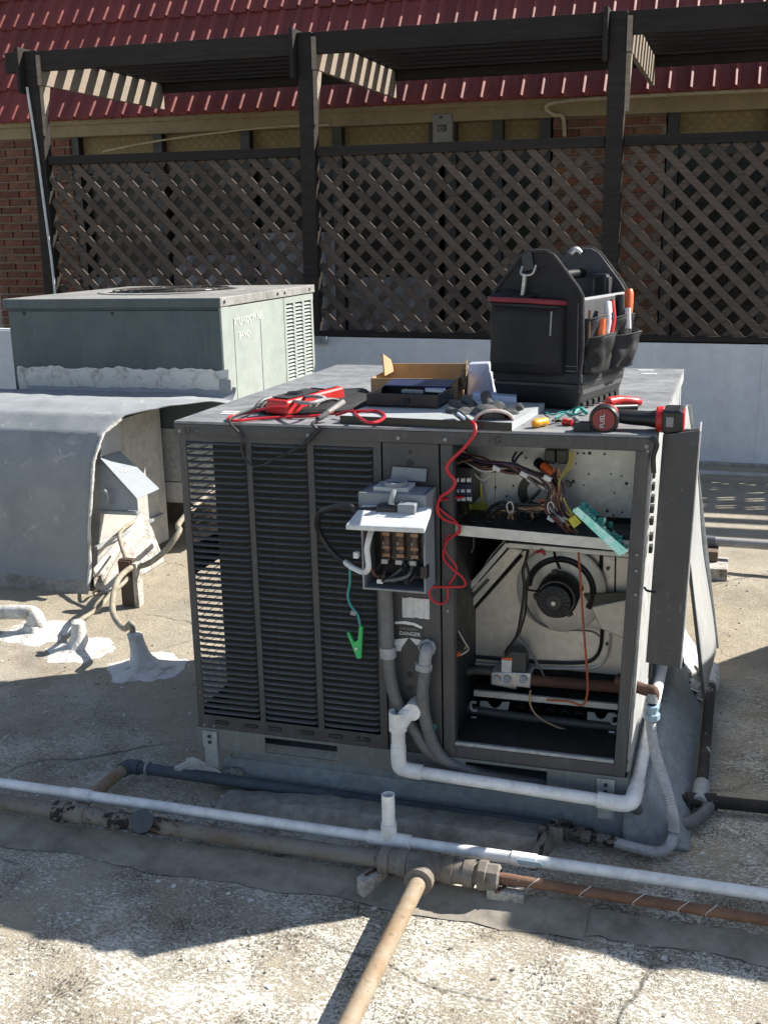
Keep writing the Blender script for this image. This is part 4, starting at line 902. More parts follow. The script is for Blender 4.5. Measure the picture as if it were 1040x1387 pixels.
for px, py in ((737, 645), (764, 652), (705, 640), (668, 632), (742, 700)): MB().bar(at(px, py, 'y', .095), at(px + 9, py + 5, 'y', .09), .010, .012).build('plug_connector', random.choice((mt['white'], mt['black'], mt['trimg'])), ru, bevel=.001)
wire('wire', bk, .0045, 715, 745, .22, 712, 760, .21, 708, 775, .21, 710, 795, .21, 706, 830, .21, 700, 860, .21, 690, 876, .21, 686, 888, .21)
wire('wire', bk, .0035, 712, 762, .22, 716, 780, .21, 713, 800, .21, 711, 830, .21, 703, 858, .21)
wire('wire', bk, .003, 712, 798, .2, 722, 800, .2, 734, 801, .19)
wire('wire', bk, .004, 750, 742, .27, 752, 756, .24, 758, 770, .22)
wire('wire', mt['conduit'], .003, 712, 820, .24, 725, 840, .26, 745, 850, .28, 770, 853, .28, 800, 855, .28, 812, 862, .28)
wire('wire', mt['conduit'], .0028, 702, 862, .2, 715, 880, .21, 728, 900, .22, 738, 918, .24)
wire('wire', mt['conduit'], .0028, 703, 860, .2, 720, 885, .21, 734, 910, .22)
wire('wire', mt['wireo'], .0032, 783, 748, .16, 786, 790, .14, 790, 850, .13, 795, 915, .13, 795, 940, .13, 788, 955, .14, 770, 950, .15, 740, 948, .16)
wire('wire', mt['wiret'], .0026, 718, 935, .18, 718, 955, .17, 730, 972, .17, 755, 985, .17, 780, 992, .17)
wire('wire', mt['redw'], .004, 727, 748, .25, 733, 746, .24, 738, 752, .24)
wire('wire', mt['wirew'], .0022, 687, 728, .26, 660, 760, .26, 640, 800, .26, 608, 830, .2)
wire('wire', mt['conduit'], .0022, 640, 722, .22, 640, 745, .25, 620, 765, .25, 606, 772, .22)
for i in range(7):
    j = i * 3
    wire('wire', (mt['wirew'], mt['wireb'], bk, mt['yelw'], mt['conduit'], mt['wireb'], bk)[i], .0022, 605, 826 + j, .12, 618 + i, 850 + j, .1, 628 + i, 868 + j * .6, .09, 634 - i * 3, 880 + j * .3, .09, 622 - i * 2, 888, .08)
MB().cyl(at(611, 889, 'y', .07), at(622, 885, 'y', .07), .007, n=8).build('wire_nut', mt['orange'], ru, smooth=True)
# labels on the middle panel
MB().grid(lambda u, v: (.621 + u * .073 + .002 * mn.noise(Vector((v * 5, 0, 1))), -.003 - .0015 * mn.noise(Vector((u * 14, v * 4, 0))), .594 + v * .054 + .004 * mn.noise(Vector((u * 5, v, 7)))), 14, 8).build('creased_sticker', mt['paper'], ru, solid=.0006)
MB().prism(pts('y', -.001, 535, 843, 545, 842, 562, 845, 573, 850, 573, 868, 555, 864, 535, 866), (0, -.0008, 0)).build('torn_label', mt['lab'], ru)
MB().prism(pts('y', -.0012, 535, 842, 548, 841, 562, 844, 572, 849, 571, 852, 560, 847, 546, 845, 535, 845), (0, -.001, 0)).build('torn_label_strip', mt['white'], ru)
MB().prism(pts('y', -.0012, 535, 866, 553, 864, 544, 877, 543, 882, 534, 882, 533, 876), (0, -.001, 0)).build('torn_label_flap', mt['white'], ru)
MB().prism(pts('y', -.0012, 555, 864, 572, 867, 572, 880, 568, 872, 564, 874), (0, -.001, 0)).build('torn_label_flap', mt['white'], ru)
text('label_print', 'DANGER', .014, mt['white'], at(541, 859.5, 'y', -.0022), (1, 0, -.01), (0, 0, 1), ru, thick=.0003)
text('label_print', 'FAN GUARD', .0085, mt['trimg'], at(541, 852, 'y', -.0022), (1, 0, -.02), (0, 0, 1), ru, thick=.0003)
MB().prism(pts('y', -.001, 555, 978, 590, 981, 592, 986, 583, 993, 561, 992), (0, -.001, 0)).build('badge', mt['tealL'], ru)
text('badge_print', 'TIC', .017, mt['white'], at(556, 985.5, 'y', -.0022), (1, 0, -.06), (0, 0, 1), ru, thick=.0003)
MB().prism(pts('y', -.0021, 560, 987, 573, 988, 573, 992, 562, 991.5), (0, -.001, 0)).build('badge_strip', mt['white'], ru)
# hinged panel standing open at the right edge
MB().hexa([(1.236, .02, .52), (1.318, .0, .52), (1.320, .012, .52), (1.238, .032, .52)], [(1.256, .02, 1.088), (1.338, .0, 1.103), (1.340, .012, 1.103), (1.258, .032, 1.088)]).build('open_panel', mt['unit'], ru)
MB().hexa([(1.3185, .0, .52), (1.3215, .0, .52), (1.3215, .055, .52), (1.3185, .055, .52)], [(1.3385, .0, 1.103), (1.3415, .0, 1.103), (1.3415, .055, 1.115), (1.3385, .055, 1.115)]).build('open_panel_lip', mt['bare'], ru)
MB().box(1.257, 1.339, .034, .055, 1.085, 1.098).build('open_panel_return', mt['unit'], ru)
MB().tube(spline([(1.232, -.01, 1.085), (1.245, -.005, 1.07), (1.238, .0, 1.04), (1.24, .005, 1.0)], 4), .006, 7).build('strap', mt['black'], ru, smooth=True)
MB().tube(spline(pts('y', -.002, 872, 795, 876, 800, 888, 802), 4), .003, 6).build('latch', mt['black'], ru)

# ------------------------------------------------------------------ things fixed to or leaning on the big unit
lp_ = thing('access_panel', 'pale sheet metal access panel leaning against the right side of the grey unit', 'panel', (1.34, 1.0, .14))
A = [Vector((1.368, .72, .142)), Vector((1.392, 1.16, .142)), Vector((1.262, 1.20, .98)), Vector((1.246, .72, .98))]
pn = MB().grid(lambda u, v: (A[0] * (1 - u) + A[1] * u) * (1 - v) + (A[3] * (1 - u) + A[2] * u) * v + Vector((.006 * math.sin(v * 9 + u) * (1 - abs(v - .5)), 0, 0)), 8, 16)
pn.build('panel_sheet', mt['pan'], lp_, smooth=True, solid=.004)
MB().bar(A[0], A[3], .004, .010, (1, 0, 0)).build('folded_edge', mt['unit'], lp_)
MB().bar(A[1], A[2], .004, .024, (1, 0, 0)).build('folded_edge', mt['bare'], lp_)

db = thing('disconnect_box', 'grey electrical disconnect box with its pale cover swung up and fuses exposed', 'electrical box', (.62, -.06, .70))
x0, x1, yf = .548, .712, -.100
MB().box(x0, x1, -.012, -.006, .70, .945).build('back_plate', mt['black'], db)
MB().box(x1 - .005, x1, yf, -.006, .70, .945).build('side_wall', mt['boxg'], db, bevel=.001)
MB().box(x0, x0 + .005, yf, -.006, .70, .945).build('side_wall', mt['boxg'], db, bevel=.001)
MB().box(x0, x1, yf, -.006, .695, .700).build('bottom_wall', mt['boxg'], db)
MB().box(x0 - .004, x1 + .004, yf - .004, -.006, .890, .945).build('top_hood', mt['boxg'], db, bevel=.003)
MB().box(x0 + .03, x1 - .045, -.088, -.02, .945, .957).build('hood_plate', mt['sheetm'], db, bevel=.002)
MB().prism([(.600, -.012, .958), (.690, -.012, .958), (.694, -.012, .99), (.606, -.012, .992)], (0, .006, 0)).build('raised_flap', mt['boxg'], db)
MB().lathe((.628, -.062, .957), (0, 0, 1), [(.028, 0), (.030, .004), (.030, .010), (.025, .011), (.024, .002)], 28).build('knockout_ring', mt['boxg'], db, smooth=True)
cv = [tuple(at(468, 718, 'y', -.205)), tuple(at(575, 723, 'y', -.20)), tuple(at(585, 694, 'y', -.105)), tuple(at(491, 690, 'y', -.105))]
MB().hexa(cv, [(x, y, z + .013) for x, y, z in cv]).build('swung_cover', mt['lidw'], db, bevel=.003)
lbv = [Vector(cv[0]) * (1 - u) * (1 - v) + Vector(cv[1]) * u * (1 - v) + Vector(cv[2]) * u * v + Vector(cv[3]) * (1 - u) * v + Vector((0, 0, .0132)) for u, v in ((.32, .45), (.80, .45), (.78, .72), (.30, .72))]
MB().prism(lbv, (0, 0, .001)).build('cover_label', mt['white'], db)
fb = MB().box(.580, .704, -.055, -.013, .760, .868).build('fuse_block', mt['black'], db, bevel=.003)
for i in range(3):
    x = .594 + i * .037
    MB().cyl((x + .008, -.062, .785), (x + .008, -.062, .858), .010, n=12).build('fuse', M('fuse_brown', (.09, .05, .04), .5), fb, smooth=True)
    for z in (.780, .800, .835, .858): MB().box(x - .002, x + .018, -.072, -.056, z - .006, z + .004).build('fuse_clip', mt['brass'], fb, bevel=.001)
    MB().box(x, x + .014, -.070, -.056, .806, .814).build('fuse_band', mt['bare'], fb)
    MB().box(x - .004, x + .012, -.074, -.056, .757, .768).build('terminal_lug', mt['bare'], fb)
for i in range(6):
    r = random.uniform
    MB().tube(spline([(.59 + .02 * i, -.06, .76), (.60 + .018 * i + r(-.02, .02), -.085 + r(-.01, .01), .735), (.62 + r(-.03, .05), -.09 + r(-.01, .01), .712 + r(0, .012)), (.66 + r(-.05, .03), -.07, .72 + r(0, .03)), (.69, -.05, .75 + .01 * i)], 6), .0042, 6).build('wire', mt['wirek'] if i != 4 else mt['conduit'], db, smooth=True)
MB().tube(spline([(.553, -.08, .885), (.558, -.10, .84), (.56, -.10, .78), (.575, -.09, .735), (.59, -.08, .72)], 5), .004, 6).build('wire', mt['rustm'], db, smooth=True)
MB().box(.585, .600, -.098, -.09, .712, .722).build('wire_tag', mt['white'], db)
MB().box(.700, .716, yf - .004, yf + .02, .735, .765).build('hasp', mt['black'], db)
MB().prism([(.7085, -.10, .90), (.7085, -.02, .90), (.7085, -.02, .72), (.7085, -.06, .74), (.7085, -.10, .82)], (.0015, 0, 0)).build('worn_sticker', mt['hood'], db)
# plug and black cord lying on the swung cover
cdp = thing('power_cable', 'black meter cord looping from the disconnect cover, its end sleeve white', 'cord', (.56, -.14, .88))
CS = Vector((.012, .012, -.004))
MB().cyl((.545, -.125, .902), (.60, -.125, .908), .009, n=10).build('strain_relief', mt['black'], cdp, smooth=True)
MB().box(.60, .655, -.140, -.108, .890, .924).build('plug_body', mt['black'], cdp, bevel=.006)
MB().box(.656, .700, -.145, -.108, .886, .930).build('adapter', mt['boxg'], cdp, bevel=.003)
MB().tube(spline([(.635, -.125, .924), (.638, -.122, .945), (.640, -.115, .958)], 3), .007, 8).build('clamp_screw', mt['galv'], cdp, smooth=True)
MB().tube(spline([(.545, -.125, .902), tuple(at(470, 685, 'y', -.12)), tuple(at(440, 690, 'y', -.10)), tuple(at(430, 706, 'y', -.06)), tuple(at(436, 728, 'y', -.03)), tuple(at(452, 750, 'y', -.03)), tuple(at(468, 762, 'y', -.04))], 8), .0085, 8).build('cord', mt['wirek'], cdp, smooth=True)
MB().tube(spline([tuple(at(467, 761, 'y', -.04)), tuple(at(478, 769, 'y', -.06)), tuple(at(493, 775, 'y', -.09)), tuple(at(499, 768, 'y', -.12)), tuple(at(497, 745, 'y', -.125)), tuple(at(500, 728, 'y', -.12)), tuple(at(504, 716, 'y', -.10))], 7), .0075, 8).build('white_sleeve', mt['white'], cdp, smooth=True)
MB().box(.538, .550, -.135, -.12, .785, .80).build('sleeve_tag', mt['white'], cdp)
gc = thing('test_clip', 'green alligator clip hanging on a thin teal lead in front of the louvers', 'test clip', tuple(at(483, 892, 'y', -.02)))
MB().tube(spline(pts('y', -.02, 474, 770, 474, 790, 471, 806, 475, 820, 484, 832, 488, 848), 6), .0035, 7).build('lead', mt['teal'], gc, smooth=True)
MB().prism(pts('y', -.02, 476, 826, 483, 828, 482, 834, 475, 832), (0, -.004, 0)).build('lead_tag', mt['trimg'], gc)
MB().prism(pts('y', -.026, 486, 848, 491, 849, 489, 892, 483, 893, 475, 872, 469, 858, 472, 856, 479, 870, 484, 868), (0, .012, 0)).build('jaw', mt['green'], gc, bevel=.002)
MB().cyl(at(482, 879, 'y', -.030), at(482, 879, 'y', -.012), .004, n=10).build('spring_rivet', mt['white'], gc)

RWP = spline([tuple(at(630, 568, 'z', 1.112)), tuple(at(642, 574, 'y', -.012)), tuple(at(642, 588, 'y', -.03)), tuple(at(630, 605, 'y', -.03)), tuple(at(605, 632, 'y', -.03)), tuple(at(616, 652, 'y', -.03)), tuple(at(610, 664, 'y', -.03)), tuple(at(596, 674, 'y', -.035)), tuple(at(592, 690, 'y', -.035)), tuple(at(600, 703, 'y', -.02)), tuple(at(622, 712, 'y', .0)), tuple(at(618, 722, 'y', -.01)), tuple(at(604, 735, 'y', -.01)), tuple(at(600, 755, 'y', -.01)), tuple(at(612, 770, 'y', -.01)), tuple(at(627, 783, 'y', -.005)), tuple(at(628, 794, 'y', -.01)), tuple(at(600, 795, 'y', -.02)), tuple(at(583, 797, 'y', -.02)), tuple(at(583, 810, 'y', -.02)), tuple(at(597, 818, 'y', -.02)), tuple(at(606, 810, 'y', -.01)), tuple(at(607, 795, 'y', -.01)), tuple(at(618, 770, 'y', .0)), tuple(at(602, 745, 'y', .0)), tuple(at(606, 726, 'y', -.0)), tuple(at(622, 722, 'y', .005)), tuple(at(618, 708, 'y', .0)), tuple(at(594, 688, 'y', -.02)), tuple(at(596, 678, 'y', -.03)), tuple(at(627, 673, 'y', .06))], 8)
rw = MB().tube(RWP, [.0045 if i < 70 else .0030 for i in range(len(RWP))], 8)
tag(rw.build('red_test_lead', mt['redw'], smooth=True), 'red coiled test lead hanging from the glove into the open compartment', 'test lead')
MB().tube(spline(pts('y', -.01, 594, 676, 610, 678, 628, 676), 4), .0042, 7)

# ------------------------------------------------------------------ pipes
mt['patch'] = mat_rust('tar_patched_pipe', (.21, .19, .165), (.12, .075, .05), .45, .7, (.018, .017, .016), .52)
def pipe(name, P, r, mat, lab, cat='pipe', k=5, n=14, parts=(), group=None):
    P = [Vector(p) for p in P]
    t = thing(name, lab, cat, tuple(P[len(P) // 2] - Vector((0, 0, r))), group)
    MB().tube(spline(P, k) if k else P, r, n).build('pipe', mat, t, smooth=True)
    return t
# white PVC condensate main
t = pipe('white_pipe', [(-2.6, -.237, .088), (-.5, -.237, .088), (.645, -.236, .088), (2.9, -.238, .088)], .0148, mt['pvc'], 'long white plastic drain pipe crossing the whole roof in front of the unit', k=0)
for x in (-.235, .985): MB().tube([(x - .03, -.237, .088), (x + .03, -.237, .088)], .0176, 16).build('coupling', mt['pvc'], t, smooth=True)
MB().tube([(.590, -.236, .088), (.700, -.236, .088)], .0198, 16).build('tee', mt['pvc'], t, smooth=True)
MB().tube([(.645, -.236, .088), (.645, -.236, .135)], .0198, 16).build('tee_neck', mt['pvc'], t, smooth=True)
MB().lathe((.645, -.236, .13), (0, 0, 1), [(.0165, 0), (.0165, .083), (.0135, .083), (.0135, .03), (.001, .03)], 18).build('stub_pipe', mt['pvc'], t, smooth=True)
MB().prism([(.97, -.258, .10), (1.03, -.258, .10), (1.035, -.2565, .088), (.975, -.2565, .086)], (0, -.002, 0)).build('tape_scrap', mt['tealc'], t)
# condensate trap and drain of the unit
t = pipe('condensate_drain', [(.617, -.05, .185), (1.185, -.05, .168)], .0165, mt['pvc'], 'white plastic condensate drain with a trap stub running along the base of the unit', k=0)
MB().tube(spline([(.617, -.05, .255), (.617, -.05, .205), (.628, -.05, .188), (.68, -.05, .184)], 5), .0205, 16).build('elbow', mt['pvc'], t, smooth=True)
MB().lathe((.617, -.05, .245), (0, 0, 1), [(.0185, 0), (.0185, .05), (.024, .052), (.024, .105), (.0195, .105), (.0195, .05), (.001, .05)], 18).build('trap_stub', mt['pvc'], t, smooth=True)
MB().tube(spline([(.618, -.05, .305), (.635, -.045, .335), (.655, -.03, .352), (.660, .0, .355)], 4), .021, 14).build('trap_bend', mt['pvc'], t, smooth=True)
MB().tube([(.655, -.052, .352), (.657, .0, .352)], .0235, 16).build('trap_cap', mt['pvc'], t, smooth=True)
MB().tube(spline([(1.135, -.05, .170), (1.19, -.05, .167), (1.214, -.048, .172), (1.222, -.03, .178), (1.224, .04, .18)], 5), .0205, 16).build('elbow', mt['pvc'], t, smooth=True)
MB().tube([(1.224, .02, .18), (1.238, 1.0, .205)], .0165, 14).build('side_pipe', mt['pvc'], t, smooth=True)
# gas line
GY, GZ = -.297, .068
t = pipe('gas_pipe', [(-2.6, GY, GZ), (-.14, GY, GZ), (.70, GY, GZ)], .021, mt['gas'], 'grey painted gas pipe with a tee, lying in front of the white drain pipe', k=0)
MB().tube([(.66, GY, GZ), (.86, GY, GZ)], .0300, 16).build('tee', mt['gas'], t, smooth=True)
MB().tube([(.758, GY, GZ), (.757, GY - .06, GZ)], .031, 16).build('tee_branch', mt['gas'], t, smooth=True)
for x in (.655, .70, .815, .865): MB().tube([(x - .012, GY, GZ), (x + .012, GY, GZ)], .0335, 16).build('bead', mt['gas'], t, smooth=True)
MB().tube([(.757, GY - .05, GZ), (.757, GY - .072, GZ)], .0345, 16).build('bead', mt['gas'], t, smooth=True)
MB().tube([(.875, GY, GZ), (.905, GY, GZ)], .025, 16).build('nipple', mt['gas'], t, smooth=True)
MB().lathe((.885, GY, GZ), (1, 0, 0), [(.026, 0), (.036, .004), (.036, .022), (.031, .024), (.031, .05), (.022, .055)], 8).build('reducer', mt['gas'], t)
MB().tube([(.92, GY, GZ), (2.9, GY - .006, GZ - .012)], .0125, 12).build('rusty_run', mt['copper'], t, smooth=True)
MB().tube([(.757, GY - .06, GZ), (.752, -.75, GZ - .012), (.745, -1.75, GZ - .03)], .0205, 14).build('branch_run', mt['rustg'], t, smooth=True)
for x, r in ((-.26, .03), (-.20, .026), (-.10, .03), (-.02, .028)): MB().tube([(x - .016, GY, GZ), (x + .016, GY, GZ)], r, 12).build('joint', mt['patch'], t, smooth=True)
MB().tube([(-.26, GY, GZ), (.10, GY, GZ)], .0225, 14).build('tarred_section', mt['patch'], t, smooth=True)
MB().lathe((.0, GY - .01, GZ + .012), (0, -.8, .6), [(.012, 0), (.03, .012), (.032, .02), (.001, .026)], 18).build('painted_cap', mt['bluep'], t, smooth=True)
for x in (1.02, 1.14, 1.26, 1.36, 1.42):
    MB().tube(spline([(x + .012 * math.sin(a * 1.3), GY + .0138 * math.cos(a), GZ - .002 + .0138 * math.sin(a)) for a in [R_(k * 40) for k in range(10)]], 2), .0012, 5).build('tie_wire', mt['wirew'], t, smooth=True)
for k, (x, y, z, lab) in enumerate(((.635, -.30, 0, 'pale wooden block under the gas pipe just left of the tee'), (.955, -.285, 0, 'white wooden block under the rusty pipe right of the reducer'))):
    t = thing('pipe_block', lab, 'block', (x, y, z), 'wooden blocks under the pipes')
    if k == 0: MB().hexa([(x - .04, y - .05, 0), (x - .015, y - .07, 0), (x + .05, y + .06, 0), (x + .02, y + .08, 0)], [(x - .04, y - .05, .045), (x - .015, y - .07, .045), (x + .05, y + .06, .045), (x + .02, y + .08, .045)]).build('wood', mt['block'], t, bevel=.004)
    else: MB().box(x - .045, x + .045, y - .035, y + .05, 0, .045).build('wood', mt['block'], t, bevel=.004)
    MB().tube([(x - .02, y - .04, .046), (x + .02, y + .03, .046)], .004, 6).build('nail_strap', mt['rustm'], t)
# blue-grey pipe along the curb with its rusty leg
t = pipe('curb_pipe', [(-.235, .028, .042), (.30, .024, .040), (1.02, .012, .038)], .0175, mt['bluep'], 'blue grey pipe along the foot of the curb ending in a rusty elbow', k=0)
MB().tube(spline([(-.21, .028, .042), (-.245, .025, .042), (-.252, -.0, .041)], 5), .022, 14).build('elbow', mt['bluep'], t, smooth=True)
MB().tube([(-.252, .01, .041), (-.262, -.20, .038)], .0175, 12).build('rusty_leg', mt['rustg'], t, smooth=True)
MB().tube([(-.185, .027, .042), (-.178, .027, .042)], .0225, 14).build('band', mt['pvcg'], t, smooth=True)
# coated sleepers and strips
bm_ = MB().grid(lambda u, v: (.10 + u * .89, (-.115, -.10, -.085, -.02, .0, .004)[min(5, int(v * 5.01))] + .006 * mn.noise(Vector((u * 14, v * 3, 0))), (-.002, .045, .062, .064, .05, -.002)[min(5, int(v * 5.01))] * (.55 + .45 * min(1, u * 3)) + .004 * mn.noise(Vector((u * 22, v * 4, 5)))), 60, 5)
bm_.add([(.99, -.115, -.002), (.99, -.10, .045), (.99, -.085, .062), (.99, -.02, .064), (.99, .0, .05), (.99, .004, -.002)], [(0, 1, 2, 3, 4, 5)])
tag(bm_.build('coated_sleeper', mt['beam'], smooth=True), 'long grey coated sleeper lying between the curb pipe and the white drain pipe', 'sleeper')
ms = MB().grid(lambda u, v: (-2.2 + u * 3.35, -.395 + v * .10 + (1 - v) * (.03 * mn.noise(Vector((u * 14, 0, 2))) + .012 * mn.noise(Vector((u * 60, 0, 5)))), .0025 + gz(-2.2 + u * 3.35, -.395 + v * .10) + .028 * v ** 1.5 + .003 * mn.noise(Vector((u * 30, v * 3, 1)))), 90, 6)
tag(ms.build('membrane_strip', mt['strip'], smooth=True), 'smooth dark coated strip ramping up under the grey gas pipe', 'roofing strip')
ms = MB().grid(lambda u, v: (1.02 + u * 1.4, -.375 + v * .075 + (1 - v) * (.03 * mn.noise(Vector((u * 9, 0, 7))) + .012 * mn.noise(Vector((u * 40, 0, 5)))), .0025 + gz(1.02 + u * 1.4, -.375 + v * .075) + .020 * v ** 1.5 + .003 * mn.noise(Vector((u * 20, v * 3, 6)))), 60, 6)
tag(ms.build('membrane_strip', mt['strip'], smooth=True), 'smooth coated strip under the rusty orange pipe at the right', 'roofing strip')
# loose scrap of white membrane at the unit corner
sw = MB().grid(lambda u, v: (-.085 + u * .14 + .012 * mn.noise(Vector((u * 4, v * 4, 0))), .03 - .02 * v + .02 * u, .035 + v * .07 * (1 - .75 * abs(u - .45) * 1.6) + .01 * mn.noise(Vector((u * 5, v * 5, 3)))), 14, 10)
tag(sw.build('membrane_scrap', mt['seal'], smooth=True, solid=.003), 'crumpled white scrap of membrane at the left front corner of the unit', 'scrap')
sw = MB().grid(lambda u, v: (.02 + u * .12, .02 + v * .04 + .01 * mn.noise(Vector((u * 8, v * 4, 0))), .03 + .035 * math.sin(u * 3) * (v) + .014 * mn.noise(Vector((u * 12, v * 8, 3)))), 20, 8)
tag(sw.build('sealant_lump', mt['beam'], smooth=True, solid=.004), 'lumpy grey sealant under the left hold down bracket', 'sealant')
# grey liquid-tight conduits down the middle panel
c1 = thing('grey_conduit', 'grey electrical conduit from the disconnect box down behind the trap', 'conduit', (.58, -.03, .2))
MB().tube([tuple(at(521, 780, 'y', -.03)), tuple(at(525, 884, 'y', -.03))], .0185, 12).build('upper_tube', mt['conduit'], c1, smooth=True)
MB().tube([tuple(at(525, 876, 'y', -.03)), tuple(at(526, 890, 'y', -.03))], .0215, 14).build('coupling', mt['pvcg'], c1, smooth=True)
MB().tube(spline([tuple(at(526, 888, 'y', -.03)), tuple(at(530, 925, 'y', -.03)), tuple(at(540, 955, 'y', -.025)), tuple(at(562, 990, 'y', -.02)), tuple(at(585, 1020, 'y', -.015)), tuple(at(640, 1046, 'y', .02)), tuple(at(760, 1066, 'y', .04)), tuple(at(850, 1090, 'y', .03)), tuple(at(880, 1108, 'z', .03)), tuple(at(920, 1117, 'z', .025)), tuple(at(945, 1108, 'z', .025)), tuple(at(960, 1092, 'z', .025))], 7), .0165, 12).build('lower_hose', mt['conduit'], c1, smooth=True)
c2 = thing('grey_conduit', 'grey conduit hose hanging from the elbow fitting beside the torn label', 'conduit', (.68, -.03, .2))
MB().tube(spline([tuple(at(576, 905, 'y', -.035)), tuple(at(572, 940, 'y', -.035)), tuple(at(576, 975, 'y', -.03)), tuple(at(590, 1015, 'y', -.02)), tuple(at(612, 1036, 'y', -.005)), tuple(at(660, 1050, 'y', .03))], 7), .0165, 12).build('hose', mt['conduit'], c2, smooth=True)
MB().tube(spline([tuple(at(579, 876, 'y', .0)), tuple(at(578, 880, 'y', -.03)), tuple(at(576, 890, 'y', -.04)), tuple(at(574, 904, 'y', -.038))], 4), .0165, 12).build('elbow', mt['pvcg'], c2, smooth=True)
MB().lathe(at(574, 898, 'y', -.038), (-.1, 0, -1), [(.018, 0), (.0225, .002), (.0225, .018), (.018, .02)], 8).build('nut', mt['pvcg'], c2)
MB().lathe(at(579, 876, 'y', -.002), (0, -1, 0), [(.024, 0), (.024, .010), (.018, .014)], 8).build('lock_nut', mt['pvcg'], c2)
# gas connection at the right end
fx = thing('gas_connector', 'ribbed grey flexible gas connector looping from the side of the unit to the roof pipe', 'gas hose', (1.3, .0, 0))
P = spline([tuple(at(880, 962, 'y', .05)), tuple(at(881, 985, 'y', .045)), tuple(at(887, 1020, 'y', .03)), tuple(at(898, 1055, 'y', .02)), tuple(at(909, 1095, 'y', .01)), tuple(at(912, 1125, 'z', .06)), tuple(at(905, 1147, 'z', .035)), tuple(at(888, 1154, 'z', .025)), tuple(at(862, 1149, 'z', .025)), tuple(at(830, 1140, 'z', .03))], 22)
MB().tube(P, [.0135 + (.0010 if i % 2 else -.0010) for i in range(len(P))], 12).build('ribbed_hose', mt['flex'], fx)
MB().lathe(at(882, 968, 'y', .05), (0, 0, 1), [(.015, -.012), (.021, -.010), (.021, .004), (.016, .006), (.016, .016), (.019, .018), (.019, .026), (.012, .028)], 8).build('flare_nut', mt['tealc'], fx)
MB().tube([tuple(at(883, 952, 'y', .05)), tuple(at(884, 940, 'y', .055))], .014, 12).build('adapter', mt['galv'], fx, smooth=True)
MB().tube(spline([tuple(at(884, 946, 'y', .055)), tuple(at(884, 936, 'y', .06)), tuple(at(872, 934, 'y', .07)), (1.16, .09, .44)], 4), .015, 12).build('rusty_elbow', mt['rustm'], fx, smooth=True)
MB().lathe(at(832, 1140, 'z', .03), (-.97, .2, 0), [(.012, -.01), (.017, 0), (.017, .02), (.014, .022), (.014, .06), (.021, .062), (.021, .085), (.016, .088), (.016, .12), (.024, .122), (.024, .15), (.001, .15)], 8).build('union', mt['patch'], fx)
bkp = thing('rusty_bracket', 'rusty metal strap standing at the end of the coated sleeper', 'bracket', (1.0, -.06, 0))
MB().hexa([(.985, -.14, .0), (1.0, -.14, .0), (1.03, .0, .0), (1.015, .0, .0)], [(.985, -.14, .055), (1.0, -.14, .055), (1.03, .0, .075), (1.015, .0, .075)]).build('strap', mt['patch'], bkp, bevel=.003)
MB().box(.99, 1.05, -.05, -.045, .03, .075).build('plate', mt['patch'], bkp)
bp = thing('black_pipe', 'black iron pipe with flaking white paint crossing the roof at the right', 'pipe', (1.5, .27, 0))
MB().tube([(1.12, .21, .03), (1.30, .255, .03), (1.40, .275, .03), (2.6, .33, .03)], .0175, 12).build('cross_run', mt['iron'], bp, smooth=True)
MB().tube([(1.378, .275, .032), (1.385, 1.16, .05)], .0165, 12).build('side_run', mt['iron'], bp, smooth=True)
MB().tube([(1.376, .25, .032), (1.379, .36, .034)], .023, 12).build('fitting', mt['pvcg'], bp, smooth=True)
MB().tube(spline([(1.384, 1.04, .048), (1.385, 1.17, .052), (1.378, 1.20, .05), (1.34, 1.205, .045)], 4), .026, 12).build('painted_elbow', mt['seal'], bp, smooth=True)
MB().tube([(1.34, .262, .03), (1.42, .277, .03)], .0235, 12).build('tee', mt['iron'], bp, smooth=True)
# far pipe on blocks at the right
t = pipe('far_pipe', [(-.5, 2.62, .13), (1.3, 2.60, .128), (3.2, 2.52, .125)], .022, M('weathered_pale_pipe', (.36, .36, .36), .5), 'pale horizontal pipe held above the roof on wooden blocks at the right', k=0)
MB().tube([(1.30, 2.60, .128), (1.36, 2.597, .128)], .027, 12).build('tape_band', mt['tape'], t, smooth=True)
t = thing('pipe_block', 'stacked wooden blocks under the far pale pipe at the right', 'block', (1.37, 2.55, 0), 'wooden blocks under the pipes')
MB().box(1.32, 1.42, 2.40, 2.60, 0, .055).build('lower_block', mt['block'], t, bevel=.004)
MB().box(1.325, 1.375, 2.50, 2.66, .056, .105).build('upper_block', M('brown_block', (.14, .10, .07), .8), t, bevel=.004)
t = pipe('thin_far_pipe', [(-1.2, 4.46, .06), (1.3, 4.44, .06), (3.2, 4.40, .055)], .016, M('pale_far_pipe', (.42, .42, .42), .5), 'thin pale pipe running along the foot of the parapet wall', k=0)

# unseen form added on the right, shaped to shade the lower right roof
dz = thing('shadow_caster', 'unseen round shouldered shadow caster added on the roof right of the grey unit', 'duct', (2.8, 1.3, 0))
PR = [(.26, 0), (.26, .95), (.32, 1.16), (.46, 1.32), (.66, 1.38), (.90, 1.36), (1.15, 1.26), (1.45, 1.14), (1.75, 1.03), (1.97, .89), (2.10, .68), (2.15, .4), (2.15, 0)]
MB().prism([(2.3, y, z) for y, z in PR], (1.1, 0, 0)).build('duct_body', mt['caster'], dz, bevel=.03, smooth=True)
for x in (2.5, 2.85, 3.2): MB().tube([(x, y + (y - 1.3) * .008, z + .006) for y, z in PR], .012, 6).build('strap', mt['galv'], dz, smooth=True)
MB().box(2.22, 3.48, .18, 2.23, 0, .10).build('base_flashing', mt['curbm'], dz, bevel=.03)

# ------------------------------------------------------------------ tools and clutter on top of the big unit
TZ = 1.0903
